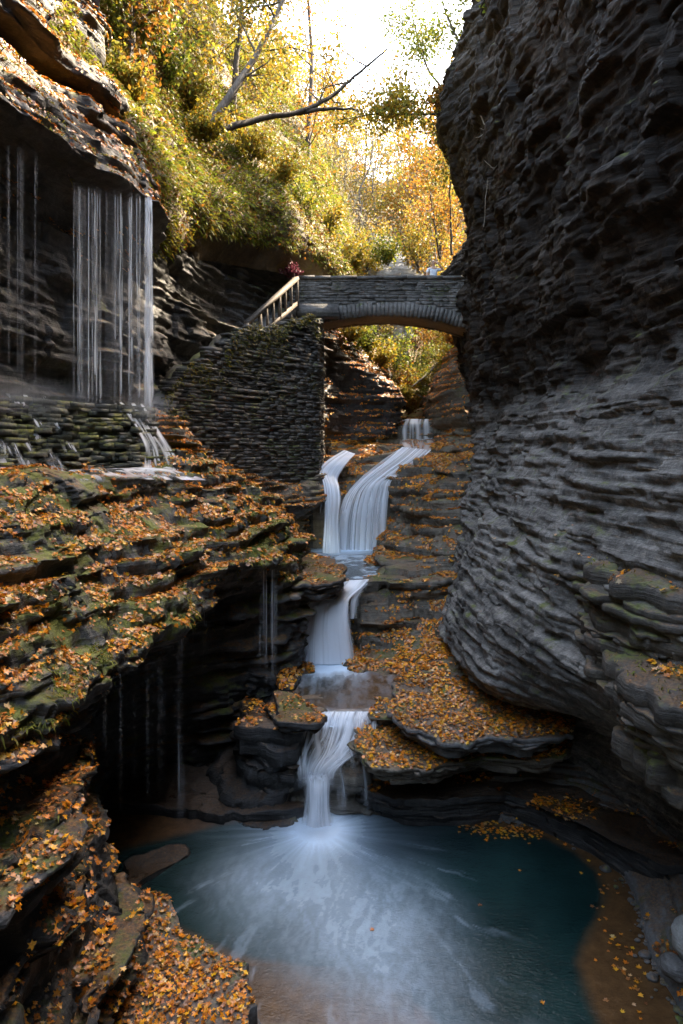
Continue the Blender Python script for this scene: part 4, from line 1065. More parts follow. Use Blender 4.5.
# high fall on the left
def lip_(px): return (190 + 10 * (px - 75) / 75, 12.4 + 1.95 * (px - 75) / 75)
def strand(px, wpx, seed, veil, y1=412, n_=8):
    y0, D = lip_(px); rng = np.random.default_rng(seed); rows = []
    dx = 0
    for i in range(n_):
        f = i / (n_ - 1); dx += rng.normal() * .28; yy_ = y0 - 6 + (y1 - y0 + 6) * f
        w_ = wpx * (.55 + .75 * f ** .6) * rng.uniform(.8, 1.2)
        rows.append((np.array(P(px + dx - w_ / 2, yy_, D - .1 * min(1, f * 6))), np.array(P(px + dx + w_ / 2, yy_, D - .1 * min(1, f * 6)))))
    return sheet(rows, 12, 60, seed, veil, 2.5, .2, .75, .12, .01, .42, top=.04, bot=.10, along=9)
fall('waterfall', [strand(149, 6.5, 51, 1.0, 418), strand(148, 12, 52, .6, 420), strand(151, 5, 53, .9, 416), strand(146.5, 4, 54, .5, 414)],
    'bright white strand at the right end of the high curtain fall')
rng = np.random.default_rng(61); sh_ = []
for i in range(58):
    px = 74 + 72 * rng.random() if i > 22 else rng.choice([82, 92, 97, 118, 131, 139]) + rng.normal() * 2.2
    sh_.append(strand(px, rng.uniform(.8, 3.2), 600 + i, rng.uniform(.12, .7) ** 1.2 * (1.0 if i <= 22 else .6), rng.uniform(330, 410) if rng.random() < .3 else 410))
sh_.append(sheet([(np.array(P(72, 188, 12.3)), np.array(P(148, 198, 14.25))), (np.array(P(72, 260, 12.2)), np.array(P(148, 262, 14.15))), (np.array(P(72, 335, 12.2)), np.array(P(148, 335, 14.1))), (np.array(P(72, 412, 12.2)), np.array(P(148, 412, 14.1)))], 300, 50, 57, .13, 40, .3, .9, .15, .0, .06, top=.05, along=1.6))
fall('waterfall', sh_, 'thin curtain of many water strands left of the bright strand')
fall('waterfall', [sheet([(np.array(P(-60, 110, 9.9)), np.array(P(40, 150, 11.5))), (np.array(P(-60, 260, 9.8)), np.array(P(40, 270, 11.4))), (np.array(P(-60, 405, 9.8)), np.array(P(40, 405, 11.4)))], 360, 50, 58, .35, 60, .55, .85, .0, .0, .05, top=.1, along=.3)],
    'faint curtain of drips at the far left edge of the high cliff')
fall('waterfall', [sheet([(np.array(P(80, 70, 14.2)), np.array(P(116, 92, 15.2))), (np.array(P(80, 92, 14.1)), np.array(P(116, 106, 15.1))), (np.array(P(80, 112, 14.1)), np.array(P(116, 124, 15.1)))], 80, 16, 60, .5, 9, .5, .8, .0, .0, .05, along=.5)],
    'short drips from the upper ledge of the left cliff')
# drips under the terrace lip
fall('waterfall', [sheet([(np.array(P(176, 618, 11.7)), np.array(P(186, 618, 11.75))), (np.array(P(177, 720, 11.65)), np.array(P(186, 720, 11.7))), (np.array(P(177, 838, 11.65)), np.array(P(186, 838, 11.7)))], 16, 40, 62, .42, 2, .3, .7, .0, .0, .2, bot=.3, along=2)],
    'long single drip strand falling from the terrace lip to the pool')
fall('waterfall', [sheet([(np.array(P(192, 592, 13.0)), np.array(P(207, 588, 13.1))), (np.array(P(192, 650, 12.95)), np.array(P(207, 650, 13.05))), (np.array(P(192, 745, 12.95)), np.array(P(207, 745, 13.05)))], 40, 30, 63, .36, 5, .45, .8, .0, .0, .1, bot=.6, along=.6)],
    'faint drips in the dark notch of the terrace lip')
fall('waterfall', [sheet([(np.array(P(100, 668, 8.4)), np.array(P(182, 622, 11.5))), (np.array(P(100, 740, 8.4)), np.array(P(182, 740, 11.45))), (np.array(P(100, 830, 8.4)), np.array(P(182, 830, 11.45)))], 200, 24, 65, .14, 26, .6, .85, .0, .0, .05, bot=.7, along=.4)],
    'barely visible rain of drips under the near terrace lip')
fall('waterfall', [sheet([(np.array(P(259, 572, 14.6)), np.array(P(279, 566, 14.9))), (np.array(P(259, 630, 14.55)), np.array(P(279, 630, 14.85))), (np.array(P(259, 705, 14.55)), np.array(P(279, 705, 14.85)))], 50, 30, 66, .38, 6, .42, .75, .0, .0, .1, bot=.5, along=.5)],
    'pale drips over the rock pillar left of the middle cascade')
# splash water running down the mossy wall and over the terrace
a, b, t, nn, LW = MW
def on_wall(f, z, o=.08):
    p = a + (b - a) * f - nn * ((z + .5) * .52 - o); return np.array([p[0], p[1], z])
fall('waterfall', [
    sheet([(on_wall(.86, .95, .1), on_wall(1.02, .95, .1)), (on_wall(.88, .5, .12), on_wall(1.03, .5, .12)), (on_wall(.88, .0, .14), on_wall(1.05, .0, .14)), (on_wall(.8, -.5, .2), on_wall(1.06, -.5, .25)), (on_wall(.72, -.62, .75), on_wall(1.02, -.72, .85))], 70, 50, 71, .9, 8, .35, .75, .0, .03, .1, top=.05, along=5),
    sheet([(on_wall(.3, .9, .1), on_wall(.6, .9, .1)), (on_wall(.3, .3, .13), on_wall(.6, .3, .13)), (on_wall(.28, -.5, .16), on_wall(.62, -.5, .16))], 110, 40, 73, .6, 14, .5, .85, .0, .02, .05, along=7),
    sheet([(on_wall(.05, .9, .1), on_wall(.3, .9, .1)), (on_wall(.05, .3, .13), on_wall(.3, .3, .13)), (on_wall(.05, -.5, .16), on_wall(.3, -.5, .16))], 110, 40, 75, .5, 14, .5, .85, .0, .02, .05, along=7)],
    'broken white water trickling down the mossy wall')
def flow(f0, f1, seed, veil, nearz):
    return sheet([(on_wall(f0, -.42, .12), on_wall(f1, -.42, .12)), (on_wall(f0 - .03, -.48, .5), on_wall(f1 - .02, -.5, .5)), (on_wall(f0 - .05, -.60, .95), on_wall(f1 - .05, -.66, .95))], 120, 24, seed, veil, 10, .3, .7, .1, .02, .1, bot=.5, along=5)
fall('water_film', [flow(.62, 1.0, 77, .8, 0), flow(.34, .62, 78, .6, 0)], 'white water film spreading on the terrace at the foot of the mossy wall')
# ================================================================== FALLEN LEAVES
ORANGE = [(.72, .22, .014), (.76, .33, .02), (.50, .15, .018), (.17, .06, .018), (.62, .36, .16), (.34, .12, .035)]
OW = [32, 24, 18, 12, 7, 9]
def masks(kind):
    def f(c, n):
        nz = n[..., 2]; up = sstep(.4, .75, nz)
        big = fbm(c, .9, 3, 5); sm = fbm(c, 3.2, 3, 6)
        if kind == 'full': return sstep(.28, .45, sm)
        if kind == 'carpet': return .75 + .25 * sm
        if kind == 'half': return sstep(.46, .62, sm)
        if kind == 'strip': return sstep(.5, .62, sm) * sstep(.42, .55, big)
        if kind == 'rim': return up * sstep(.5, .62, big + .16 * sstep(9.8, 8.8, c[..., 1])) * sstep(.42, .58, sm) * .8
        if kind == 'wall': return up * sstep(.60, .68, big) * sstep(.45, .6, sm) * sstep(-1.0, -2.6, c[..., 2]) * .9
        if kind == 'terrace': return up * sstep(.30, .52, big) * sstep(.34, .52, sm) * (1 + .5 * sstep(13, 16, c[..., 1]))
        if kind == 'nearwall': return up * sstep(.40, .52, sm) * sstep(9.6, 8.8, c[..., 1])
        if kind == 'shelf': return sstep(.35, .7, nz) * sstep(.3, .5, sm) * sstep(3.5, 4.6, c[..., 2])
        if kind == 'bed': return up * sstep(.30, .50, big) * sstep(.33, .5, sm) * sstep(12.2, 13, c[..., 1])
        return up
    return f
dens = {'full': 480, 'carpet': 560, 'half': 300, 'strip': 420, 'rim': 420, 'wall': 160, 'terrace': 700, 'nearwall': 330, 'shelf': 600, 'bed': 800}
names = {'terrace': 'orange and brown leaves littering the left terrace', 'bed': 'leaves lodged on the stream ledges below the bridge', 'carpet': 'thick carpet of orange leaves on the near rock shelf',
         'full': 'orange leaf drifts on the ledges right of the cascades', 'half': 'scattered leaves on the dark ledges and outcrops', 'strip': 'strip of leaves on the low ledge at the back of the pool',
         'rim': 'sparse leaves along the right pool rim', 'wall': 'few leaves caught on the grey cliff', 'nearwall': 'leaves caught on the near left wall', 'shelf': 'brown leaves on the shelf of the high cliff'}
groups = {}
for i, (g, n, kd) in enumerate(LIT):
    p, nn = scatter(g, n, dens[kd], masks(kd), 200 + i)
    keep = (p[:, 2] > -7.02)
    if kd == 'bed':   # none under the running water
        w = ((p[:, 1] < 17.2) & (p[:, 2] < -5.28)) | ((p[:, 1] > 18) & (p[:, 1] < 24) & (p[:, 2] < -3.55))
        keep &= ~w
    groups.setdefault(kd, []).append((p[keep], nn[keep]))
for kd, L in groups.items():
    p = np.concatenate([q[0] for q in L]); nn = np.concatenate([q[1] for q in L])
    if not len(p): continue
    rng = np.random.default_rng(len(p))
    near = p[:, 1] < 13.5
    parts = []
    for sel, star in ((near, True), (~near, False)):
        if not sel.any(): continue
        q, m_ = p[sel], nn[sel]; k = len(q)
        sz = (.028 + .082 * rng.random(k) ** 1.2) * (1.0 if star else 1.05)
        up = unit(m_ + rng.normal(size=(k, 3)) * .28)
        q = q + m_ * rng.uniform(0, .03, (k, 1))
        parts.append(leaf_arrays(q, up, sz, palette(rng, k, ORANGE, OW) * (.35 + 1.15 * fbm(q, 1.3, 4, 88)[:, None]), rng, star, .75))
    tag(leaf_obj('fallen_leaves', parts, M['leaf']), names[kd], 'leaves', None, 'stuff')
# drift of leaves floating at the far right of the pool
rng = np.random.default_rng(9)
q = []
for _ in range(230):
    t = rng.random(); px = 462 + 96 * t + rng.normal() * 8; py = 822 + 10 * math.sin(t * 3) + rng.normal() * 4.5
    q.append(G(px, py, ZP + .008))
for px, py in [(543, 1003), (565, 845), (480, 905), (372, 930), (595, 960), (520, 870)]: q.append(G(px, py, ZP + .008))
for _ in range(60):
    t = rng.random(); q.append(G(590 + 50 * t + rng.normal() * 12, 862 + 150 * t + rng.normal() * 10, ZP + .006))
q = np.array(q); k = len(q)
tag(leaf_obj('floating_leaves', [leaf_arrays(q, np.tile([0, 0, 1.0], (k, 1)) + rng.normal(size=(k, 3)) * .06, rng.uniform(.05, .1, k), palette(rng, k, ORANGE, OW), rng, True)], M['leaf']),
    'raft of yellow leaves floating at the back right of the pool', 'leaves', None, 'stuff')

# ================================================================== GRASS, MOSS TUFTS
def blades(name, p, n, m, rng, L, w, cols, wts, label, cat='grass', droop=.8, out=(0, 0, 0)):
    k = len(p)
    d = unit(n * .8 + rng.normal(size=(k, 3)) * .55 + np.array(out))
    l = rng.uniform(*L, (k, 1)); s = unit(np.cross(d, rng.normal(size=(k, 3)))) * w * l
    c = palette(rng, k, cols, wts)
    g = np.array([0, 0, -1.0])
    p1 = p + d * l * .5 + g * l * droop * .12; p2 = p + d * l * .85 + g * l * droop * .55
    v = np.stack([p - s * .6, p + s * .6, p1 + s, p1 - s, p2], 1)
    b = np.arange(k)[:, None] * 5
    F4 = (b + np.array([[0, 1, 2, 3]])); F3 = (b + np.array([[3, 2, 4]]))
    o = mesh_obj(name, v.reshape(-1, 3), [F4, F3], m, None, False, {'tint': np.repeat(c, 5, 0)})
    return tag(o, label, cat, None, 'stuff')
YG = [(.15, .165, .017), (.19, .165, .022), (.13, .18, .018), (.19, .115, .022), (.13, .075, .026), (.07, .09, .014)]
rng = np.random.default_rng(77)
g, n = SLOPE
p, nn = scatter(g, n, 330, lambda c, m: sstep(.30, .55, fbm(c, .55, 3, 15)) * .9 + .08, 301, 0)
p2, n2 = scatter(*BACKWALL, 420, lambda c, m: sstep(.38, .5, fbm(c, .8, 3, 15)) * sstep(.35, .6, m[..., 2]) * sstep(6.4, 7.0, c[..., 2]), 306, 0)
p = np.concatenate([p, p2]); nn = np.concatenate([nn, n2])
blades('grass', p, nn, M['grass'], rng, (.10, .32), .07, YG, [30, 22, 18, 16, 10, 8], 'yellow green grass and ferns hanging down the sunny bank', out=(.25, -.35, .2))
p, nn = scatter(g, n, 260, lambda c, m: sstep(.42, .62, fbm(c, .6, 3, 18)), 302, .05)
k = len(p)
tag(leaf_obj('leaf_litter', [leaf_arrays(p + rng.normal(size=(k, 3)) * .06, unit(nn + rng.normal(size=(k, 3)) * .5), rng.uniform(.06, .15, k), palette(rng, k, [(.21, .15, .02), (.19, .08, .015), (.17, .18, .02), (.13, .065, .022)], [3, 2, 3, 2]), rng)], M['crown']), 'leaf litter and low herbs on the sunny bank', 'leaves', None, 'stuff')
# grass at lips: terrace edges, cliff shelf, wall top
MG = [(.16, .17, .02), (.26, .24, .03), (.10, .11, .016), (.34, .24, .05)]
q, nq = [], []
g, n, kd = [L for L in LIT if L[2] == 'terrace'][0]
a, b = scatter(g, n, 420, lambda c, m: sstep(.55, .66, fbm(c, 1.0, 3, 25)) * sstep(.35, .6, m[..., 2]) * (1 + 2 * sstep(-2.2, -2.5, c[..., 2])), 303, 0); q.append(a); nq.append(b)
g, n, kd = [L for L in LIT if L[2] == 'shelf'][0]
a, b = scatter(g, n, 420, lambda c, m: sstep(.46, .6, fbm(c, 1.0, 3, 26)) * (1 + sstep(13, 15, c[..., 1])) * sstep(4.4, 5.0, c[..., 2]) * sstep(.2, .5, m[..., 2]), 304, 0); q.append(a); nq.append(b)
for L in LIT:
    if L[2] in ('nearwall', 'bed', 'half'):
        a, b = scatter(L[0], L[1], 120, lambda c, m: sstep(.56, .66, fbm(c, 1.1, 3, 27)) * sstep(.35, .6, m[..., 2]), 305, 0)
        kp = ~(((a[:, 1] < 17.2) & (a[:, 2] < -5.25)) | ((a[:, 1] > 18) & (a[:, 1] < 24) & (a[:, 2] < -3.5))); q.append(a[kp]); nq.append(b[kp])
blades('moss_tufts', np.concatenate(q), np.concatenate(nq), M['grass'], rng, (.04, .15), .07, MG, [4, 3, 3, 2], 'short moss and grass tufts on the wet ledges', 'moss', 1.2, (.25, -.35, 0))
# tufts growing out of the retaining wall top and face
q = []
for _ in range(2600):
    s = rng.random() * cumW[-3]; zt = ztW(s); u = min(rng.exponential(.6), 2.2)
    if vnoise(np.array([s * 1.4]), np.array([u * 2.]), np.array([0.]), 3)[0] < .54: continue
    x = np.interp(s, cumW, [w[0] for w in Wl]); y = np.interp(s, cumW, [w[1] for w in Wl])
    q.append((x + .03, y - .03, zt - u + .05))
q = np.array(q); nq = np.tile([.5, -.5, .4], (len(q), 1))
blades('wall_plants', q, nq, M['grass'], rng, (.05, .17), .10, [(.10, .10, .016), (.17, .14, .025), (.2, .14, .025), (.06, .07, .012)], [3, 3, 2, 3], 'small ferns and grass rooted in the dry stone wall', 'plants', 1.1)

# ================================================================== TREES
CT_ = {'yellow': ([(.25, .185, .024), (.21, .18, .03), (.27, .15, .018), (.15, .155, .03)], [4, 3, 2, 2]),
       'orange': ([(.27, .115, .018), (.27, .155, .024), (.2, .08, .018), (.19, .135, .03)], [4, 3, 2, 1]),
       'green': ([(.10, .13, .018), (.17, .18, .025), (.25, .22, .025), (.065, .09, .016)], [4, 3, 2, 2]),
       'grey': ([(.16, .145, .11), (.22, .19, .11), (.25, .18, .05)], [3, 2, 2])}
def tree_meshes(kind, seed, H, start=.3, nl=16, leaves=2600, ls=(.12, .24), spread=.28, twig=1.0, r0=None):
    rng = np.random.default_rng(seed); mb = MB()
    k = 12; zz = np.linspace(0, 1, k)
    wx = np.cumsum(rng.normal(size=k)) * .018 * H; wy = np.cumsum(rng.normal(size=k)) * .018 * H
    tp = np.c_[wx * zz, wy * zz, zz * H]; r0 = r0 or H * .0095
    mb.tube(tp, r0 * (1 - .88 * zz) + .008, 7)
    tips = []
    for i in range(nl):
        f = start + (1 - start) * (i + rng.random() * .6) / nl * .97
        o = np.array([np.interp(f, zz, tp[:, j]) for j in range(3)])
        a = i * 2.4 + rng.normal() * .5; L = H * spread * (1.15 - .75 * f) * rng.uniform(.7, 1.25)
        el = rng.uniform(.15, .75); d = np.array([cos(a) * cos(el), sin(a) * cos(el), sin(el)])
        n_ = 6; tt = np.linspace(0, 1, n_)[:, None]
        br_ = o + d * L * tt + np.c_[0 * tt, 0 * tt, .18 * L * tt ** 2] + np.cumsum(rng.normal(size=(n_, 3)) * .03 * L, 0) * tt
        rb = max(.010, r0 * .34 * (1.1 - f)); mb.tube(br_, rb * (1 - .8 * tt[:, 0]) + .004, 4)
        for j in range(5):
            q = rng.uniform(.3, 1); o2 = np.array([np.interp(q, tt[:, 0], br_[:, c]) for c in range(3)])
            d2 = unit(d + rng.normal(size=3) * .7); L2 = L * rng.uniform(.2, .5) * twig
            sp_ = np.linspace(0, 1, 4)[:, None]
            tw = o2 + d2 * L2 * sp_ + np.cumsum(rng.normal(size=(4, 3)) * .05 * L2, 0) * sp_
            mb.tube(tw, rb * .4 * (1 - .75 * sp_[:, 0]) + .003, 3)
            for c in range(3): tips.append(tw[1] + (tw[3] - tw[1]) * rng.random())
        tips.append(br_[-1])
    tips = np.array(tips)
    wt = rng.random(len(tips)) ** 2 + .08; wt /= wt.sum()
    c = tips[rng.choice(len(tips), leaves, p=wt)] + rng.normal(size=(leaves, 3)) * H * .026
    cols, ws = CT_[kind]
    pr = leaf_arrays(c, rng.normal(size=(leaves, 3)) + [0, 0, .5], rng.uniform(*ls, leaves), palette(rng, leaves, cols, ws, .22), rng)
    return mb, pr
def make_tree(name, kind, seed, H, label, group, bark='bark', **kw):
    mb, pr = tree_meshes(kind, seed, H, **kw)
    r = empty(name); tag(r, label, 'tree', group)
    mb.build('trunk', M[bark], r, True); leaf_obj('crown', [pr], M['crown'], r)
    return r
def copy_thing(root):
    r = root.copy(); COL.objects.link(r)
    for ch in list(root.children):
        c = ch.copy(); COL.objects.link(c); c.parent = r
    return r
protos = [
 ('maple_tree', make_tree('maple_tree', 'yellow', 1, 12, 't', 'g', leaves=3600)), ('maple_tree', make_tree('maple_tree', 'orange', 2, 12, 't', 'g', leaves=3400)),
 ('birch_tree', make_tree('birch_tree', 'grey', 3, 13, 't', 'g', leaves=520, twig=1.5, nl=30, spread=.24)), ('maple_tree', make_tree('maple_tree', 'yellow', 4, 14, 't', 'g', leaves=2600, start=.4)),
 ('beech_tree', make_tree('beech_tree', 'green', 5, 11, 't', 'g', leaves=3200, start=.15)), ('birch_tree', make_tree('birch_tree', 'yellow', 6, 13, 't', 'g', leaves=1700, nl=20, twig=1.2)),
]
used = set()
Ycol = {0: 'full yellow maple', 1: 'orange maple', 2: 'nearly bare grey birch', 3: 'tall slender yellow maple', 4: 'yellow green beech', 5: 'thinly leaved yellow birch'}
def zone_name(px, D):
    if px < 200: return 'high on the left bank of the gorge'
    if px < 335: return 'on the wooded slope left of the bridge'
    if px < 430: return 'in the valley beyond the bridge'
    return 'beside the tall right cliff beyond the bridge'
rng = np.random.default_rng(2024)
spots = []
for D, lo, hi, cnt in ((37, 225, 400, 12), (46, 220, 430, 14), (32, 345, 470, 4), (37, 300, 480, 8), (43, 200, 490, 12), (50, 150, 500, 14), (58, 180, 500, 14), (68, 240, 520, 13), (80, 270, 520, 12)):
    for i in range(cnt):
        px = lo + (hi - lo) * (i + .5 + rng.normal() * .25) / cnt
        spots.append((px, D + rng.normal() * 2))
spots += [(382, 50), (398, 56), (412, 52), (426, 48), (440, 54), (455, 50), (405, 64), (432, 66), (385, 70)]
for i, (px, D) in enumerate(spots):
    if D < 41 and 384 < px < 436: px = 366 if px < 412 else 446
    x = X(px, D, 6); z = hill_z(x, D) - .3
    kd = int(rng.choice(6, p=[.2, .2, .17, .17, .10, .16])) if i >= 26 else int(rng.choice([2, 2, 2, 5, 2, 3]))
    nm, pt = protos[kd]
    r = pt if kd not in used else copy_thing(pt)
    used.add(kd)
    s = rng.uniform(.62, 1.05) * (0.5 if D < 34 else .72 if D < 40 else 1.0)
    if 335 < px < 440 and D > 60: s *= 1.1
    if i >= len(spots) - 9: s *= 1.35
    r.location = (x, D, z); r.rotation_euler = (rng.normal() * .06, rng.normal() * .06, rng.random() * 6.28); r.scale = (s, s, s * rng.uniform(.9, 1.15))
    dist = 'near' if D < 40 else 'mid distance' if D < 55 else 'far'
    lab = f'{Ycol[kd]} {zone_name(px, D)}, {dist} row'
    r['label'] = lab; r['group'] = lab.split(',')[0] + ' ' + dist
# trees on the left bank: one standing trunk, leaning and fallen ones
def bank_tree(name, pts, r0, label, leafn, kind, seed, twigs=10, bark='barkd', ls=(.1, .19), lstart=.35, sp=.5, cat='tree'):
    rng = np.random.default_rng(seed); pts = np.array([P(*q) for q in pts])
    n_ = len(pts); path = cr(pts, [8] * (n_ - 1), 0)
    path = path + np.cumsum(rng.normal(size=path.shape) * .012, 0)
    root = empty(name, tuple(path[0])); tag(root, label, cat)
    o = path[0]; mb = MB(); tt = np.linspace(0, 1, len(path))
    mb.tube(path - o, r0 * (1 - .75 * tt), 9)
    tips = []
    Ltot = np.linalg.norm(np.diff(path, axis=0), axis=1).sum()
    for i in range(twigs):
        f = rng.uniform(lstart, 1); q = np.array([np.interp(f, tt, path[:, j]) for j in range(3)])
        d = unit(rng.normal(size=3) + [0, 0, .5]); L = Ltot * rng.uniform(.12, .34)
        s_ = np.linspace(0, 1, 6)[:, None]
        tw = q + d * L * s_ + np.c_[0 * s_, 0 * s_, -.12 * L * s_ ** 2] + np.cumsum(rng.normal(size=(6, 3)) * .05 * L, 0) * s_
        mb.tube(tw - o, r0 * .22 * (1 - .8 * s_[:, 0]) + .004, 4)
        for j in range(4):
            q2 = tw[rng.integers(2, 6)]; d2 = unit(d + rng.normal(size=3) * .8); L2 = L * rng.uniform(.2, .5)
            s4 = np.linspace(0, 1, 4)[:, None]; t2 = q2 + d2 * L2 * s4 + np.cumsum(rng.normal(size=(4, 3)) * .06 * L2, 0) * s4
            mb.tube(t2 - o, .008 * (1 - .6 * s4[:, 0]) + .002, 3); tips += [t2[2], t2[3], t2[1]]
    mb.build('trunk', M[bark], root, True)
    if leafn:
        tips = np.array(tips); c = tips[rng.integers(0, len(tips), leafn)] + rng.normal(size=(leafn, 3)) * sp * .5 - o
        cols, ws = CT_[kind]
        leaf_obj('crown', [leaf_arrays(c, rng.normal(size=(leafn, 3)) + [0, 0, .4], rng.uniform(*ls, leafn), palette(rng, leafn, cols, ws, .2), rng)], M['crown'], root)
    return root
lt_ = bank_tree('leaning_tree', [(210, 134, 22), (232, 126, 22.5), (262, 118, 23.2), (300, 112, 24), (330, 98, 24.8), (360, 74, 25.5), (385, 52, 26)], .125, 'dark fallen trunk leaning out over the gorge from the grassy bank', 0, 'yellow', 11, 7)
l2_ = bank_tree('branch', [(296, 113, 24.05), (320, 109, 24.3), (340, 107, 24.6), (357, 108, 25)], .085, 'limb', 0, 'yellow', 12, 4)
for ch in list(l2_.children):      # the lower limb belongs to the fallen trunk
    ch.parent = lt_; ch.location = l2_.location - lt_.location
bpy.data.objects.remove(l2_)
for ch in lt_.children:
    if ch.location.length > .01: ch.name = 'branch'
bank_tree('leaning_tree', [(206, 130, 21.8), (222, 104, 22.2), (242, 72, 22.8), (262, 36, 23.4), (284, -10, 24), (300, -60, 24.6)], .15, 'grey trunk leaning to the right with yellow leaves above the grassy bank', 2600, 'yellow', 13, 16, 'bark')
bank_tree('maple_tree', [(125, 95, 17.9), (127, 74, 18.2), (131, 45, 18.4), (136, 10, 18.7), (140, -40, 19), (146, -110, 19.6)], .17, 'upright grey trunk standing in bright grass at the top left', 2800, 'orange', 14, 18, 'bark', lstart=.3)
bank_tree('maple_tree', [(234, 110, 26.6), (236, 60, 27), (240, 20, 27.2), (238, -40, 27.4), (242, -110, 27.6)], .13, 'dark trunk with golden leaves behind the leaning grey trunk', 3200, 'yellow', 15, 18, lstart=.1)
bank_tree('maple_tree', [(173, 90, 23.3), (175, 45, 24), (178, -10, 24.2), (184, -90, 24.6), (186, -150, 24.8)], .12, 'golden maple between the upright trunk and the leaning trunk', 3600, 'yellow', 16, 22, lstart=.1)
bank_tree('maple_tree', [(308, 185, 31), (310, 120, 32.6), (312, 60, 33.5), (308, -10, 34), (310, -70, 34)], .14, 'orange maple above the fallen trunk left of the pale sky', 4200, 'orange', 17, 24, lstart=.1, sp=.7)
# trees beside and on the right cliff
bank_tree('cliff_tree', [(452, 255, 31), (450, 220, 31.2), (449, 180, 31.4), (452, 140, 31.8)], .055, 'thin sapling with yellow leaves against the edge of the right cliff', 900, 'yellow', 18, 12, lstart=.15)
bank_tree('cliff_tree', [(440, 258, 32), (434, 225, 32.2), (430, 190, 32.6), (424, 160, 33)], .05, 'slim sapling just left of the visitor on the bridge', 900, 'orange', 19, 12, lstart=.2)
bank_tree('cliff_tree', [(452, 118, 24.8), (430, 113, 25.2), (400, 115, 25.6), (365, 118, 26), (340, 122, 26.4)], .05, 'crooked bough with yellow leaves reaching left from the right cliff edge', 3200, 'yellow', 20, 16, lstart=.2, sp=.6)
bank_tree('cliff_tree', [(476, 62, 24.6), (458, 40, 25), (444, 10, 25.4), (432, -40, 26)], .06, 'thin green leaved tree at the top edge of the right cliff', 2600, 'green', 21, 18, lstart=.15, ls=(.08, .15), sp=.6)
bank_tree('cliff_tree', [(448, 95, 26), (430, 70, 26.4), (416, 40, 26.8), (412, 0, 27.2)], .05, 'sparse pale green bough against the white sky', 2400, 'green', 22, 16, lstart=.1, ls=(.08, .15), sp=.6)
bank_tree('dead_vine', [(505, 72, 19.3), (503, 100, 19.2), (494, 140, 19.3), (488, 180, 19.5), (484, 224, 19.8)], .035, 'pale dead stem hanging down the face of the right cliff', 0, 'yellow', 23, 0, 'vine', cat='vine')
bank_tree('dead_vine', [(472, 98, 20.6), (482, 122, 20.0), (497, 145, 19.2), (512, 160, 18.6), (526, 172, 18.2)], .02, 'thin dead twig crossing the hanging stem on the right cliff', 0, 'yellow', 24, 2, 'vine', cat='vine')
bank_tree('fallen_log', [(444, 358, 33), (425, 376, 32), (404, 394, 31)], .10, 'fallen log lying across the gully under the bridge arch', 0, 'yellow', 25, 3, 'bark', cat='log')

# ================================================================== SHRUBS
def shrub(name, loc, r, h, kind, seed, label, leaves=900, ls=(.08, .17), stems=14, cols=None):
    rng = np.random.default_rng(seed); mb = MB(); tips = []
    for i in range(stems):
        a = rng.random() * 6.28; d = np.array([cos(a) * rng.uniform(.2, 1) * r, sin(a) * rng.uniform(.2, 1) * r, h * rng.uniform(.5, 1.1)])
        s_ = np.linspace(0, 1, 6)[:, None]; q = d * s_ + np.cumsum(rng.normal(size=(6, 3)) * .07 * h, 0) * s_
        mb.tube(q, .012 * (1 - .8 * s_[:, 0]) + .003, 4); tips += list(q[2:])
    root = empty(name, tuple(loc)); tag(root, label, 'shrub')
    mb.build('stems', M['barkd'], root, True)
    tips = np.array(tips); c = tips[rng.integers(0, len(tips), leaves)] + rng.normal(size=(leaves, 3)) * min(r, h) * .16
    cl, ws = cols or CT_[kind]
    leaf_obj('foliage', [leaf_arrays(c, rng.normal(size=(leaves, 3)) + [0, 0, .6], rng.uniform(*ls, leaves), palette(rng, leaves, cl, ws, .2), rng)], M['crown'], root)
    return root
RED = ([(.13, .03, .05), (.09, .02, .03), (.18, .05, .06)], [3, 2, 1])
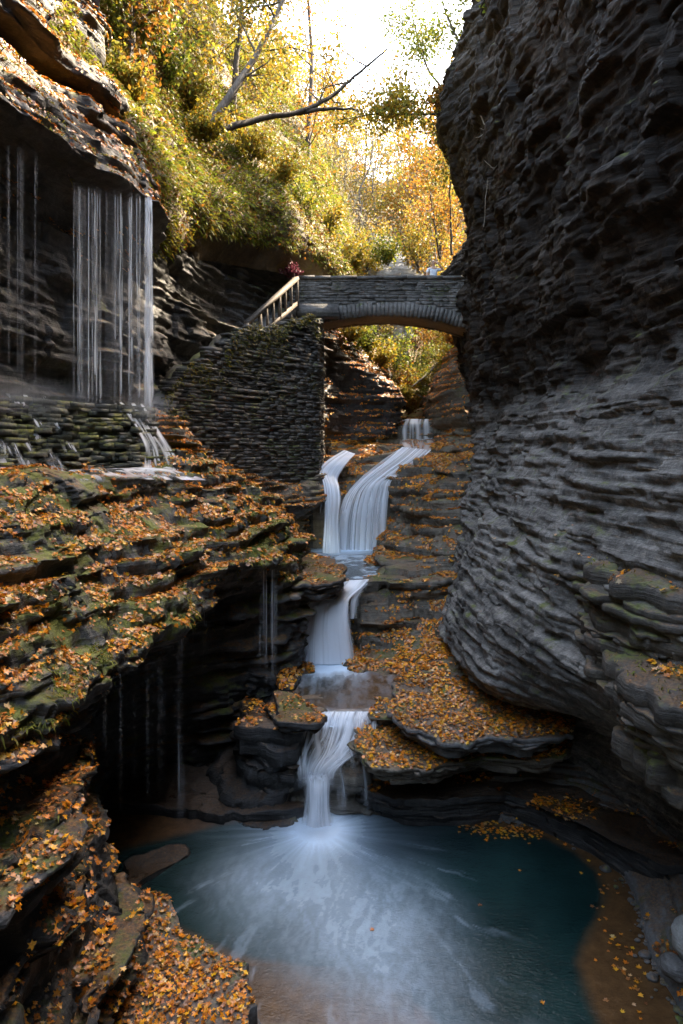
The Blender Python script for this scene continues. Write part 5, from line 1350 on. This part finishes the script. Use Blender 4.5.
sh = [
 # px, py(base), D, r, h, kind, label
 (395, 372, 31.5, 1.0, 1.7, 'green', 'green bush in the middle of the bridge arch'),
 (366, 352, 29.6, .9, 1.1, 'green', 'yellow green bush on the dark bank left under the arch'),
 (350, 342, 28.9, .7, .8, 'yellow', 'low golden bush where the dark bank meets the arch'),
 (380, 368, 29.6, .7, .9, 'yellow', 'golden bush in front of the green bush under the arch'),
 (416, 350, 37, 1.4, 2.4, 'orange', 'orange bush at the back of the arch opening'),
 (440, 352, 35, 1.3, 2.0, 'orange', 'rusty bush above the right bank under the arch'),
 (375, 335, 36, 1.4, 2.4, 'orange', 'tall orange bush behind the arch on its left'),
 (424, 392, 32.5, .6, .8, 'yellow', 'small yellow bush beside the fallen log'),
 (404, 402, 31, .5, .7, 'yellow', 'small golden bush at the water under the arch'),
 (408, 396, 33.5, .8, 1.2, 'orange', 'russet bush behind the fallen log under the arch'),
 (398, 388, 34.5, .8, 1.3, 'yellow', 'gold bush left of the russet bush under the arch'),
 (417, 384, 36, 1.0, 1.6, 'green', 'olive bush deep in the gully under the arch'),
 (428, 372, 38, 1.1, 1.8, 'yellow', 'pale gold bush furthest back under the arch'),
 (409, 414, 31.2, .45, .6, 'orange', 'small russet tuft at the water just above the ledge fall'),
 (420, 408, 32.6, .5, .8, 'yellow', 'low gold bush right of the log over the ledge fall'),
 (456, 345, 30.5, .7, .6, 'orange', 'russet herbs on the right rock bank under the arch'),
 (388, 266, 30.5, .8, 1.1, 'green', 'blue green bush just above the middle of the bridge parapet'),
 (352, 276, 29.5, .9, 1.3, 'yellow', 'bright yellow bush above the left part of the parapet'),
 (338, 268, 28.2, .9, 1.2, 'yellow', 'dense golden bush at the end of the grassy bank'),
 (366, 272, 33, 1.0, 1.5, 'yellow', 'pale gold bush beside the stone ledges'),
 (418, 270, 33, 1.0, 2.2, 'yellow', 'golden bush right of the stone ledges'),
 (440, 262, 36, 1.2, 3.0, 'yellow', 'tall golden bush behind the visitor'),
 (452, 240, 35, 1.2, 3.0, 'orange', 'amber bush against the right cliff edge'),
 (325, 240, 28.4, .9, 1.2, 'yellow', 'golden bush high on the grassy bank rim'),
 (300, 215, 27, 1.0, 1.3, 'green', 'olive bush on the upper grassy bank'),
 (140, 60, 19.2, .9, 1.6, 'green', 'bright yellow green bush right of the upright trunk'),
 (105, 45, 17.6, .8, 1.4, 'green', 'lime green bush left of the upright trunk'),
 (90, 5, 17.0, .9, 1.5, 'green', 'lime bush at the very top left of the bank'),
 (165, 90, 20.5, .9, 1.4, 'green', 'yellow green bush below the golden maple'),
 (190, 110, 22, .8, 1.2, 'yellow', 'gold bush left of the fallen trunk base'),
 (125, 100, 17.3, .6, .8, 'yellow', 'low gold bush beside the cliff shelf rim'),
 (207, 142, 21.3, .7, .8, 'yellow', 'golden bush hiding the base of the fallen trunk'),
 (250, 160, 24.2, .8, 1.0, 'yellow', 'gold bush under the fallen trunk'),
 (282, 190, 25.4, .8, 1.0, 'yellow', 'amber bush on the bank below the fallen trunk'),
 (478, 66, 23.4, .5, .7, 'yellow', 'tuft of yellow leaves on the rim of the right cliff'),
 (446, 108, 24.4, .5, .7, 'orange', 'russet tuft at the nose of the right cliff'),
 (510, 22, 19.5, .6, .6, 'green', 'small green plant high on the right cliff'),
]
for i, (px, py, D, r, h, kd, lab) in enumerate(sh):
    shrub('shrub', P(px, py, D), r, h, kd, 400 + i, lab, 1100 if D > 24 else 1500)
shrub('shrub', P(291, 276, 24.7), .4, .28, 'orange', 480, 'crimson shrub behind the top of the timber railing', 700, (.05, .1), cols=RED)

# ================================================================== SPRAY
def mist(name, c, r, d, label):
    m, nt = new_mat('spray'); N = NT(nt)
    tc = N.n('ShaderNodeTexCoord'); ln = N.n('ShaderNodeVectorMath', operation='LENGTH'); N.l(tc.outputs['Object'], ln.inputs[0])
    f = N.math('POWER', N.math('SUBTRACT', 1.0, ln.outputs['Value'], clamp=True), 1.5)
    f = N.math('MULTIPLY', f, N.math('MULTIPLY', N.ramp(N.noise(tc.outputs['Object'], 2.2, 3, .6), [(.3, .1), (.7, 1.0)]), d))
    v = N.n('ShaderNodeVolumePrincipled'); v.inputs['Color'].default_value = (.95, .97, 1, 1); N.l(f, v.inputs['Density']); N.out(None, v.outputs[0])
    th = np.linspace(0, pi, 14)[:, None]; ph = np.linspace(0, 2 * pi, 25)[None]
    q = np.stack(np.broadcast_arrays(np.sin(th) * np.cos(ph), np.sin(th) * np.sin(ph), np.cos(th)), -1)
    o = mesh_obj(name, q.reshape(-1, 3), grid_faces(14, 25), m, None, True); o.location = c; o.scale = r
    return tag(o, label, 'mist', None, 'stuff')
mist('mist', P(12, 396, 10.9), (1.5, .9, .4), .4, 'white spray drifting over the left end of the mossy wall')
mist('mist', P(149, 406, 14.2), (.7, .5, .45), 1.0, 'spray where the bright strand hits the mossy wall')
mist('mist', (imp[0], imp[1] - .1, ZP + .05), (.95, .7, .42), 2.2, 'spray at the foot of the lowest plunge')

# ================================================================== LIGHT, SKY, CAMERA
SUN_EL, SUN_AZ = radians(47), radians(50)        # ahead of the viewer, a little to the right
w = bpy.data.worlds.new('World'); scene.world = w; w.use_nodes = True
nt = w.node_tree
for nd in list(nt.nodes): nt.nodes.remove(nd)
sky = nt.nodes.new('ShaderNodeTexSky'); sky.sky_type = 'NISHITA'; sky.sun_disc = False
sky.sun_elevation = SUN_EL; sky.sun_rotation = SUN_AZ; sky.air_density = 1.2; sky.dust_density = 2.5; sky.ozone_density = 1.0
bg = nt.nodes.new('ShaderNodeBackground'); bg.inputs['Strength'].default_value = .15
ow = nt.nodes.new('ShaderNodeOutputWorld')
nt.links.new(sky.outputs[0], bg.inputs[0]); nt.links.new(bg.outputs[0], ow.inputs[0])
sun = bpy.data.lights.new('sun', 'SUN'); sun.energy = 2.0; sun.angle = radians(.5); sun.color = (1, .93, .82)
so = link(bpy.data.objects.new('sun', sun))
from mathutils import Vector
dirv = Vector((sin(SUN_AZ) * cos(SUN_EL), cos(SUN_AZ) * cos(SUN_EL), sin(SUN_EL)))
so.rotation_euler = dirv.to_track_quat('Z', 'Y').to_euler()
so.location = (10, 40, 40)

cam = bpy.data.cameras.new('camera'); cam.sensor_fit = 'VERTICAL'; cam.sensor_height = 36; cam.lens = 24
cam.clip_end = 600; cam.clip_start = .05
co = link(bpy.data.objects.new('camera', cam)); co.location = (0, 0, 0); co.rotation_euler = (radians(90) - TH, 0, 0)
scene.camera = co
vs = scene.view_settings
vs.view_transform = 'Standard'; vs.look = 'None'; vs.exposure = 3.85; vs.gamma = 1; vs.use_curve_mapping = False
vs.use_white_balance = True; vs.white_balance_temperature = 8000
scene.cycles.sample_clamp_indirect = .4; scene.cycles.sample_clamp_direct = 1.5; scene.cycles.caustics_reflective = False; scene.cycles.caustics_refractive = False
scene.cycles.max_bounces = 6; scene.cycles.transparent_max_bounces = 24; scene.cycles.diffuse_bounces = 3; scene.cycles.transmission_bounces = 3
